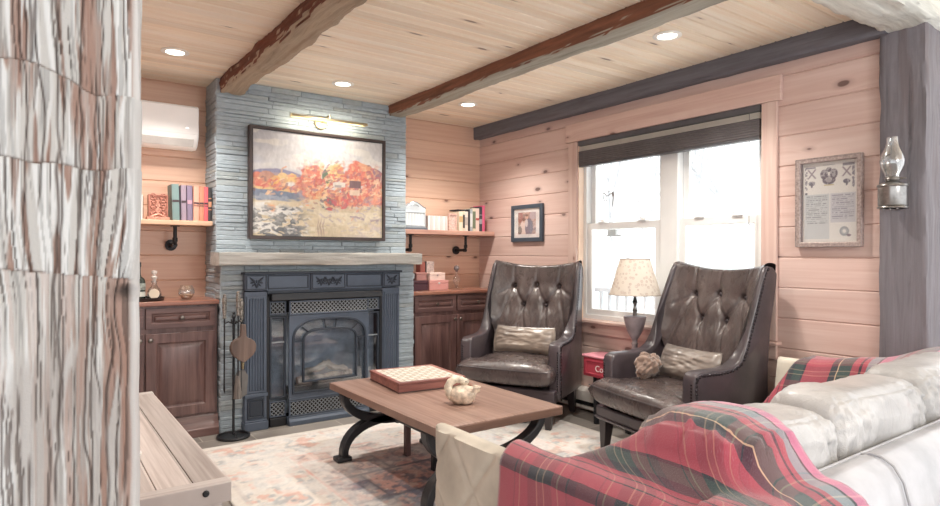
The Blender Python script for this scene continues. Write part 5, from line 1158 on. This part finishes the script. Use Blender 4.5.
def pillow(name, label, loc, rz, tilt, hx, hz, th, mat, cat='pillow', seed=1, group=None):
    n, m = 48, 34; u = np.linspace(-1, 1, n); v = np.linspace(-1, 1, m); U, V = np.meshgrid(u, v, indexing='ij')
    e = np.clip((1-np.abs(U)**4)*(1-np.abs(V)**4), 0, 1)**.55
    X = U*hx*(1-.06*(1-np.abs(V))*0-.05*V**2); Z = V*hz*(1-.07*(1-U**2)*0+.10*np.abs(U)**3); wr = fbm(U*4+seed, V*5, seed, 3)-.5; w2 = fbm(U*3, V*9+seed, seed+3, 2)-.5
    f = MB().grid(np.stack([X, -e*th*(1+.35*wr)-.004*w2*e-.001, Z], -1)); f.grid(np.stack([X, e*th*(1+.4*wr)+.001, Z], -1))
    t = thing(name, label, cat, loc, group); t.rotation_euler = (tilt, 0, rz)
    f.build('cover', mat, t, world=False, merge=True, angle=180)
    per = [(-1+2*q, -1) for q in np.linspace(0, 1, 20)]+[(1, -1+2*q) for q in np.linspace(0, 1, 14)[1:]]+[(1-2*q, 1) for q in np.linspace(0, 1, 20)[1:]]+[(-1, 1-2*q) for q in np.linspace(0, 1, 14)[1:-1]]
    MB().tube([(a*hx*(1-.05*b*b), 0, b*hz*(1+.10*abs(a)**3)) for a, b in per], .005, 6, closed=True).build('piping', mat, t, world=False)
    return t
def loc_in(ch, x, y, z):
    th = ch.rotation_euler[2]; return (ch.location.x+x*math.cos(th)-y*math.sin(th), ch.location.y+x*math.sin(th)+y*math.cos(th), z)
pilm = leather('taupe_satin', (120,108,100), .3, (168,154,142), wr=.14, coat=.3); pild = leather('dark_pillow_leather', (112,102,98), .3, (160,150,142), wr=.14, coat=.3)
pillow('lumbar_pillow', 'creased taupe lumbar pillow on the corner armchair', loc_in(chL, .0, .06, .575), THL, -.34, .245, .092, .055, pilm, seed=4, group='armchair pillows')
pillow('lumbar_pillow', 'creased lumbar pillow on the armchair by the window', loc_in(chR, .03, .06, .575), THR, -.34, .23, .09, .055, pild, seed=9, group='armchair pillows')
def crumple():
    n, m = 90, 70; a = np.linspace(0, 2*PI, n, endpoint=False); b = np.linspace(.02, PI-.02, m); A, B = np.meshgrid(a, b, indexing='ij')
    px, py, pz = np.sin(B)*np.cos(A), np.sin(B)*np.sin(A), np.cos(B)
    q1 = fbm(px*1.7+py+5, pz*1.7+3-py, 8, 3); rg1 = 1-2*np.abs(fbm(px*2.3+pz*.7+2*q1, pz*2.1-px*.6+py*1.7+4, 12, 2)-.5); rg2 = 1-2*np.abs(fbm(px*4+py*3+7, pz*4+2*q1, 15, 2)-.5)
    r = .74+.5*(q1-.5)*2*.6+.26*(rg1-.6)+.05*(rg2-.7)
    return MB().grid(np.stack([.128*r*px, .070*r*py, .098*r*pz-.02*(px**2)], -1), cu=True)
cr = crumple().build('bunched_cloth', simple('tan_velvet', (134,112,100), .85, var=.15, nscale=20, bstr=.3, bscale=90, Sheen_Weight=.6), merge=True, angle=180)
cr.location = loc_in(chR, -.135, -.105, .556); tag(cr, 'crumpled tan cloth bunched against the pillow on the window armchair', 'cloth')
# =================================================================== SIDE TABLE + LAMP
sd = thing('side_table', 'low red box side table between the two armchairs', 'side table', (3.42, 2.97, 0))
redm = simple('red_paint', (186,72,88), .4, var=.05); redt = simple('red_paint_top', (222,150,164), .35, var=.04)
MB().box(3.305, 3.50, 2.765, 3.185, .345, .482).build('box', redm, sd, bevel=.006)
MB().box(3.295, 3.505, 2.757, 3.193, .484, .502).build('top', redt, sd, bevel=.006)
MB().rectring(2.785, 3.165, .362, .468, .012, 3.299, 3.306, 'X').build('front_frame', redm, sd, bevel=.002)
for x in (3.345, 3.475):
    for y in (2.80, 3.09): MB().frust((x, y, .014, .014, 0), (x, y, .018, .018, .346)).build('leg', black, sd)
fc_ = bpy.data.curves.new('lettering', 'FONT'); fc_.body = 'Coke'; fc_.size = .062; fc_.extrude = .0015; fc_.align_x = 'LEFT'; fc_.materials.append(simple('white_lettering', (244,226,226), .5))
ft = bpy.data.objects.new('lettering_curve', fc_); COL.objects.link(ft); bpy.context.view_layer.update()
lm = bpy.data.meshes.new_from_object(ft.evaluated_get(bpy.context.evaluated_depsgraph_get())); lm.name = 'lettering'; bpy.data.objects.remove(ft); bpy.data.curves.remove(fc_)
fo = bpy.data.objects.new('lettering', lm); COL.objects.link(fo); fo.parent = sd
fo.matrix_local = TR(3.2975-3.42, 3.062-2.97, .392) @ Matrix.Rotation(-PI/2, 4, 'Z') @ Matrix.Rotation(PI/2, 4, 'X')
lx, ly, lz = 3.40, 2.79, .5025
lp = thing('table_lamp', 'table lamp with patterned shade and grey urn base before the window', 'lamp', (lx, ly, lz))
ped = simple('grey_lilac_ceramic', (150,138,142), .45, .1, var=.12, nscale=12)
MB().lathe([(0,0),(.062,0),(.064,.012),(.05,.022),(.03,.03),(.022,.05),(.019,.10),(.024,.115),(.017,.125),(.018,.14),(.028,.155),(.052,.20),(.068,.25),(.076,.29),(.078,.30),(.072,.304),(.02,.306),(0,.306)], (lx,ly,lz), 36).build('urn_base', ped, lp)
MB().lathe([(0,.306),(.014,.306),(.012,.33),(.018,.345),(.011,.36),(.010,.385),(.019,.40),(.012,.415),(.009,.44),(.009,.66),(0,.662)], (lx,ly,lz), 20).build('stem', nick, lp)
k = NT('patterned_shade'); co = k.obj(); v1 = k.n('TexVoronoi', {'Vector': co, 'Scale': 38.}, feature='F1'); nz = k.noise(co, 40, 3)[0]
fl = k.smooth(k.math('ADD', v1.outputs[0], k.math('MULTIPLY', nz, .9)), .78, .62); rg_ = k.smooth(k.math('ABSOLUTE', k.math('SUBTRACT', v1.outputs[0], .34)), .08, .03)
cs = k.mix(k.math('MULTIPLY', fl, .30), c4((250,244,236)), c4((206,178,166))); cs = k.mix(k.math('MULTIPLY', rg_, .38), cs, c4((188,170,166)))
dfs = k.n('BsdfDiffuse', {'Color': cs}); trs = k.n('BsdfTranslucent', {'Color': cs}); mxs = k.n('MixShader', {0: .55, 1: dfs.outputs[0], 2: trs.outputs[0]}); k.t.links.new(mxs.outputs[0], k.out.inputs[0])
MB().lathe([(.174,.45),(.101,.70),(.0995,.70),(.1725,.45),(.174,.45)], (lx,ly,lz), 48).build('lamp_shade', k.m, lp)
tr_ = simple('shade_trim', (176,162,150), .7)
mb = MB(); mb.tube([(lx+.1745*math.cos(a), ly+.1745*math.sin(a), lz+.452) for a in np.linspace(0, 2*PI, 49)[:-1]], .003, 6, closed=True); mb.build('lower_trim', tr_, lp)
mb = MB(); mb.tube([(lx+.1015*math.cos(a), ly+.1015*math.sin(a), lz+.699) for a in np.linspace(0, 2*PI, 49)[:-1]], .003, 6, closed=True); [mb.tube([(lx,ly,lz+.66),(lx+.1*math.cos(a),ly+.1*math.sin(a),lz+.695)], .0018, 5) for a in (0, 2.1, 4.2)]; mb.build('upper_trim', tr_, lp)
MB().sph((lx,ly,lz+.57), (.03,.03,.042), 16, 10).build('bulb', simple('bulb_white', (240,238,232), .3), lp)
# =================================================================== SOFA
SX0, SX1 = 1.185, 3.42
sf = thing('sofa', 'cream leather sofa with quilted arm seen from behind', 'sofa', (2.3, 1.2, 0))
sl = leather('cream_leather', (180,180,185), .3, (196,196,201), wr=.12, coat=.35); slc = leather('cream_leather_cushion', (188,187,187), .30, (206,205,205), wr=.7, coat=.25); sla = leather('ivory_quilted_leather', (216,210,196), .42, (228,222,208), wr=.06, coat=.1)
def quilted_arm(xo, s, zt=.614, yB=1.872):
    """s=-1 outer face looks to -X"""
    ny, nz = 110, 90; yA = .70
    Y, Z = np.meshgrid(np.linspace(yB, yA, ny), np.linspace(.05, zt-.012, nz), indexing='ij')
    p = .26; a = (Y-1.76)*1.0; b = (zt-Z)*.8
    d1 = np.abs(((a+b)/p*1.0+.5) % 1-.5)*p; d2 = np.abs(((a-b)/p+.5) % 1-.5)*p; d = np.minimum(d1, d2)
    puff = .014*(1-np.exp(-(d/.014)**1.1)); e = np.minimum(Y-yA, yB-Y); puff = puff-.018*np.exp(-(e/.018)**2)
    X = xo+s*(puff)
    rows = [np.stack([X, Y, Z], -1)]
    V = rows[0]; prof = []
    for k, (dx, dz) in enumerate([(.004,.006),(.012,.012),(.026,.014),(.042,.011),(.050,.002),(.056,-.02),(.09,-.20),(.11,-.57)]):
        prof.append(np.stack([np.full(ny, xo)-s*dx, Y[:, -1], np.full(ny, zt-.012)+dz+0*Y[:, -1]], -1))
    W = np.concatenate([V, np.stack(prof, 1)], 1)
    mb = MB().grid(W); m = W.shape[1]
    mb.f.append(tuple(range(m))); mb.f.append(tuple((ny-1)*m+i for i in range(m)))
    return mb
quilted_arm(SX0, -1).build('quilted_arm', sla, sf, angle=70)
quilted_arm(SX1, 1, .664, 1.775).build('quilted_arm', sla, sf, angle=70)
# back frame
prof = [(.80,.06),(.80,.60),(.797,.635),(.785,.652),(.765,.660),(.735,.657),(.705,.640),(.680,.60),(.655,.50),(.628,.30),(.610,.06)]
nx = 120; xs = np.linspace(SX0+.005, SX1-.005, nx)
V = np.zeros((nx, len(prof), 3))
for j, (y, z) in enumerate(prof): V[:, j, 0] = xs; V[:, j, 1] = y; V[:, j, 2] = z
X = V[..., 0]; wv = .006*(fbm(X*5, V[..., 2]*6+V[..., 1]*5, 5, 3)-.5)
for sx in (1.955, 2.665): wv = wv-.007*np.exp(-((X-sx)/.012)**2)
V[..., 1] -= wv*(V[..., 1] < .79); V[..., 2] += wv*.6*(V[..., 2] > .62)
mb = MB().grid(V); mb.f.append(tuple(range(len(prof)))); mb.f.append(tuple((nx-1)*len(prof)+i for i in range(len(prof))))
bf = mb.build('back_frame', sl, sf, angle=180)
for sx in (1.955, 2.665): MB().tube([(sx, y-.003*(y < .79), z+.001) for y, z in prof[2:]], .0042, 6).build('seam_piping', sl, bf)
MB().tube([(x, .787, .653) for x in np.linspace(SX0+.06, SX1-.06, 40)], .004, 6).build('seam_piping', sl, bf)
MB().box(SX0+.06, SX1-.06, .80, 1.68, .06, .27).build('base', sl, sf, bevel=.01)
for i in range(3):
    x0 = SX0+.115+i*.668; x1 = x0+.662
    nxc, nyc = 44, 50; U, W = np.meshgrid(np.linspace(-1, 1, nxc), np.linspace(-1, 1, nyc), indexing='ij')
    ed = (np.clip((1-np.abs(U)**8)*(1-np.abs(W)**8), 0, 1))**.5; Xc = (x0+x1)/2+U*(x1-x0)/2; Yc_ = 1.36+W*.33
    t_ = .335+ed*(.06+.02*(1-U**2)*(1-W**2)); b_ = .335-ed*.06
    g = MB().grid(np.stack([Xc, Yc_, t_], -1)); g.grid(np.stack([Xc, Yc_, b_], -1)); g.build('seat_cushion', slc, sf, merge=True, angle=180)
BC = [(1.635,.290,.178),(2.255,.325,.193),(2.91,.33,.208)]
CUSH = []
def back_cushion(cx, hx, hz, seed):
    n, m = 150, 120; a = np.linspace(-PI/2, PI/2, n); b = np.linspace(0, 2*PI, m, endpoint=False); A, B = np.meshgrid(a, b, indexing='ij')
    pw = lambda c, e: np.sign(c)*np.abs(c)**e
    e1, e2 = .30, .60
    x = hx*pw(np.sin(A), e1); cy = .150*pw(np.cos(A), e1)*pw(np.cos(B), e2); cz = hz*pw(np.cos(A), e1)*pw(np.sin(B), e2)
    yb_ = cy+0; s_ = x/hx
    wr = (fbm(s_*3+np.cos(B)*1.2+seed, np.sin(B)*2.2+s_*1.4, seed, 4)-.5); fold = np.abs(fbm(s_*6+seed*3, np.sin(B)*1.8+np.cos(B)*1.5, seed+5, 3)-.5)
    f2 = np.abs(fbm(s_*9+seed*5, np.sin(B)*1.2+np.cos(B)+s_*2, seed+11, 2)-.5); k_ = 1+.20*wr-.26*fold*ss(.3, .8, np.abs(s_))*1.4-.16*fold-.10*f2
    cy = cy*k_; cz = cz*(1+.07*wr-.08*fold-.04*f2)
    seam = np.exp(-((np.abs(B-2.12))/.035)**2)+np.exp(-((np.abs(B-1.0))/.035)**2); cy = cy*(1-.03*seam); cz = cz*(1-.03*seam)
    z0 = .615+.012*np.sin(s_*2+seed); 
    lean = -.10*(cz)
    P = np.stack([cx+x, .955+cy+lean, z0+cz], -1); CUSH.append(P.reshape(-1, 3)); return MB().grid(P, cv=True)
for i, (cx, hx, hz) in enumerate(BC):
    o = back_cushion(cx, hx, hz, i+3).build('back_cushion', slc, sf, merge=True, angle=180)
for x in (SX0+.08, SX1-.08):
    for y in (.72, 1.78): MB().frust((x, y, .018, .018, RUGZ if y > .96 else 0.0), (x, y, .024, .024, .062)).build('leg', black, sf)
# =================================================================== PLAID BLANKETS
def plaid(name):
    k = NT(name); uv = k.n('UVMap').outputs[0]; xy = k.n('SeparateXYZ', {0: uv}).outputs
    nz = k.noise(uv, 26, 3)[1]; n2 = k.noise(uv, 380, 3)[0]; big = k.noise(uv, 7, 3)[0]
    RED=(170,72,88); DRED=(142,54,78); GRN=(54,76,74); NAVY=(46,50,60); CRM=(206,180,150); GREY=(140,152,160); PINK=(204,122,156); BLK=(54,46,56)
    def stripes(t, seq):
        tot = sum(w for w, _ in seq); p = 0; st = []
        for w, c in seq: st.append((p/tot, lin(c))); p += w
        return k.ramp(k.math('FRACT', k.math('DIVIDE', t, tot)), st, 'CONSTANT') if len(st) <= 32 else None
    seq = [(.46,RED),(.034,NAVY),(.003,CRM),(.035,RED),(.006,BLK),(.022,RED),(.006,BLK),(.016,RED),(.022,NAVY),(.003,CRM),(.034,GRN),(.012,NAVY),(.115,RED),(.026,NAVY),(.003,CRM),(.010,GRN),(.003,CRM),(.040,GRN),(.030,RED),(.007,BLK),(.020,RED),(.003,CRM),(.037,GREY),(.008,NAVY),(.062,PINK),(.034,GREY),(.010,DRED),(.010,BLK),(.024,DRED),(.035,GRN),(.034,NAVY),(.05,PINK)]
    wx = k.math('ADD', xy[0], k.math('MULTIPLY', k.math('SUBTRACT', k.n('SeparateColor', {0: nz}).outputs[0], .5), .005))
    wy = k.math('ADD', xy[1], k.math('MULTIPLY', k.math('SUBTRACT', k.n('SeparateColor', {0: nz}).outputs[1], .5), .005))
    seq2 = [(.07,RED),(.005,BLK),(.018,RED),(.005,CRM),(.03,RED),(.035,NAVY),(.005,CRM),(.02,GRN),(.005,CRM),(.03,NAVY),(.02,RED),(.005,CRM),(.03,RED),(.006,BLK),(.03,DRED)]
    a = stripes(wx, seq); b = stripes(wy, seq2)
    c = k.mix(.24, a, b); fz = k.smooth(n2, .5, .72); c = k.mix(k.math('MULTIPLY', fz, .13), c, c4((206,196,204)))
    return k.pbsdf(c, .95, 0, k.bump(n2, .5, .004), Sheen_Weight=.5, Sheen_Roughness=.5)
pm = plaid('red_tartan_wool')
def blur(Z, n):
    for _ in range(n):
        P = np.pad(Z, 1, mode='edge'); Z = (P[:-2,1:-1]+P[2:,1:-1]+P[1:-1,:-2]+P[1:-1,2:]+4*P[1:-1,1:-1])/8
    return Z
GX0, GY0, GD = 1.0, .4, .014; GH = np.full((190, 120), .42)
for P in CUSH:
    i = np.clip(((P[:, 0]-GX0)/GD).round().astype(int), 0, 189); j = np.clip(((P[:, 1]-GY0)/GD).round().astype(int), 0, 119); np.maximum.at(GH, (i, j), P[:, 2])
for _ in range(3):
    Pd = np.pad(GH, 1, mode='edge'); mx_ = np.max([Pd[:-2,1:-1], Pd[2:,1:-1], Pd[1:-1,:-2], Pd[1:-1,2:]], 0); avg = np.where(mx_-GH > .02, mx_, GH); GH = avg if _ < 2 else GH
def support(x, y):
    i = np.clip(((x-GX0)/GD).round().astype(int), 0, 189); j = np.clip(((y-GY0)/GD).round().astype(int), 0, 119); z = GH[i, j].copy()
    z = np.where((x < SX0+.055) & (y > .66), np.maximum(z, .628), z); z = np.where((y < .80) & (y > .60), np.maximum(z, .665), z)
    return z
# left blanket: over arm, cushion and the sofa back
def blanket_left():
    da = .011; a = np.arange(-.50, .405, da); b = np.arange(0, 1.52, da); Aa, Bb = np.meshgrid(a, b, indexing='ij')
    xarm = SX0-.012
    x = xarm+np.maximum(Aa, 0); yfront = 1.455+.015*np.sin(Aa*9)
    L = .82; y = yfront-np.minimum(Bb, L); dA = np.maximum(-Aa, 0); dB = np.maximum(Bb-L, 0)
    z0 = support(x, y); z = np.maximum(blur(z0, 10), z0)
    z = np.maximum(blur(z, 3), z0); c_ = np.clip((x-SX0-.05)/.17, 0, 1); tent = .632+.155*c_-2.5*np.maximum(y-np.maximum(1.27-.45*np.clip((x-1.245)/.26, 0, 1), 1.07), 0)-1.15*np.maximum(.83-y, 0)*c_; z = np.maximum(z, np.where((y > .64) & (x < 1.70), tent, 0)); z = np.maximum(blur(z, 8), z0)+.016
    # soft rounding where it turns down
    z = z-dA-dB*.985
    z = z-.018*np.exp(-(np.abs(Aa)/.02)**2)-.02*np.exp(-((Bb-L)/.03)**2)
    x = x-.015*ss(0, .05, dA)-.05*dA*(1+.5*np.sin(Bb*9))-.012*np.sin(Bb*15+1)*ss(.02, .2, dA)
    y = y-.03*ss(0, .08, dB)-.05*dB-.010*np.sin(Aa*16)*ss(.0, .2, dB)
    # folds
    f = fbm(Aa*7+Bb*2, Bb*3.2, 101, 3)-.5; z = z+.022*np.maximum(f, -.1)*ss(.0, .08, np.maximum(Aa, 0)+.0)*ss(1.02, .9, Bb)+.004*(fbm(Aa*20, Bb*14, 103, 2)-.5)
    z = np.maximum(z, .03)
    U = Aa*1.0+.5+.02*(fbm(Aa*4, Bb*4, 105, 2)-.5); 
    # arc-length along a so the stripes keep their width on slopes
    V3 = np.stack([x, y, z], -1); dl = np.linalg.norm(np.diff(V3, axis=0), axis=-1); dl = np.concatenate([np.zeros((1, dl.shape[1])), dl], 0); S_ = np.cumsum(dl, 0)
    S_ = S_[:, int(.52/da)][:, None]+0*S_; S_ = S_-S_[np.argmin(np.abs(a))][None]
    dl2 = np.linalg.norm(np.diff(V3, axis=1), axis=-1); dl2 = np.concatenate([np.zeros((dl2.shape[0], 1)), dl2], 1); T_ = blur(np.cumsum(dl2, 1), 12)
    return MB().grid(V3, uv=np.stack([S_+.50, T_], -1))
bo = blanket_left().build('plaid_blanket', pm, angle=180, solid=.008, recalc=False)
tag(bo, 'red and green plaid blanket draped over the near end of the sofa', 'blanket', 'plaid blankets on the sofa')
def blanket_right():
    da = .012; a = np.arange(-.34, .42, da); b = np.arange(0, 1.0, da); Aa, Bb = np.meshgrid(a, b, indexing='ij')
    # a: from the inside of the arm (negative = hanging towards the seat) across the arm top to outside
    skew = np.clip(-Aa, 0, 1); yf = 1.60+.42*skew
    y = yf-Bb; ridge = .684+.035*ss(1.55, 1.25, y)+.085*ss(1.28, 1.0, y)
    x = 3.335+np.clip(Aa, -.05, .075)-.22*ss(1.3, 1.0, y)*ss(.0, -.1, Aa); dI = np.maximum(-Aa-.05, 0); dO = np.maximum(Aa-.075, 0)
    z = ridge-.85*dI-dO-.012*np.exp(-((Aa+.05)/.02)**2); x = x-.45*dI+.03*ss(0, .05, dO)
    f = fbm(Aa*6+3, Bb*4, 111, 3)-.5; z = z+.022*f; x = x+.02*(fbm(Bb*7, Aa*5, 113, 3)-.5)
    z = np.maximum(z, .05); V3 = np.stack([x, y, z], -1)
    return MB().grid(V3, uv=np.stack([Bb*.9+Aa*.3+.62, Aa+.62], -1))
br_ = blanket_right().build('plaid_blanket', pm, angle=180, solid=.008, recalc=False)
tag(br_, 'red and dark plaid blanket draped over the far sofa arm by the wall', 'blanket', 'plaid blankets on the sofa')
# =================================================================== CAMERA + LIGHT
cam = bpy.data.cameras.new('camera'); co = bpy.data.objects.new('camera', cam); COL.objects.link(co)
cam.sensor_fit = 'HORIZONTAL'; cam.sensor_width = 36; cam.lens = 613.61/940*36; cam.clip_start = .02
YAW, ROLL = .6209, -.0029
co.rotation_euler = (Matrix.Rotation(-YAW, 4, 'Z') @ Matrix.Rotation(PI/2, 4, 'X') @ Matrix.Rotation(-ROLL, 4, 'Z')).to_euler()
co.location = (0, 0, 1.225); cam.shift_y = (255.05-253)/940
SC.camera = co
w = bpy.data.worlds.new('world'); SC.world = w; w.use_nodes = True
bg = w.node_tree.nodes['Background']; bg.inputs[0].default_value = (*lin((250,252,255)), 1); bg.inputs[1].default_value = 1.3
def lamp(name, typ, loc, energy, color=(1,1,1), rot=None, **kw):
    l = bpy.data.lights.new(name, typ); l.energy = energy; l.color = color
    for a, b in kw.items(): setattr(l, a, b)
    o = bpy.data.objects.new(name, l); COL.objects.link(o); o.location = loc
    if rot: o.rotation_euler = rot
    return o
for i, (x, y) in enumerate(((.712,4.094),(1.829,4.14),(2.909,4.102),(2.902,2.16),(1.8,2.2))):  # last spot has no ceiling fixture of its own
    lamp('downlight_lamp', 'SPOT', (x, y, ZC-.03), 22 if i == 1 else 60, (1,.94,.86), (0,0,0), spot_size=2.2, spot_blend=.8, shadow_soft_size=.05)
lamp('picture_lamp', 'AREA', (1.835, YU-.145, 2.222), 1.6, (1,.87,.66), (math.radians(110),0,0), shape='RECTANGLE', size=.56, size_y=.02)
lamp('snow_glare_fill', 'AREA', (4.15, 2.74, .12), 180, (.97,.99,1), (0, math.radians(-32), 0), shape='RECTANGLE', size=.9, size_y=1.7)  # added area light standing in for snow glare, brightens the ceiling
lamp('fill_behind_camera', 'POINT', (2.0, -1.7, 2.0), 75, (1,.97,.93), shadow_soft_size=.35)  # unseen fill light added behind the camera to brighten the room
vs = SC.view_settings; SC.display_settings.display_device = 'sRGB'
vs.view_transform = 'Standard'; vs.look = 'None'; vs.gamma = 1; vs.use_curve_mapping = False; vs.exposure = 0.66
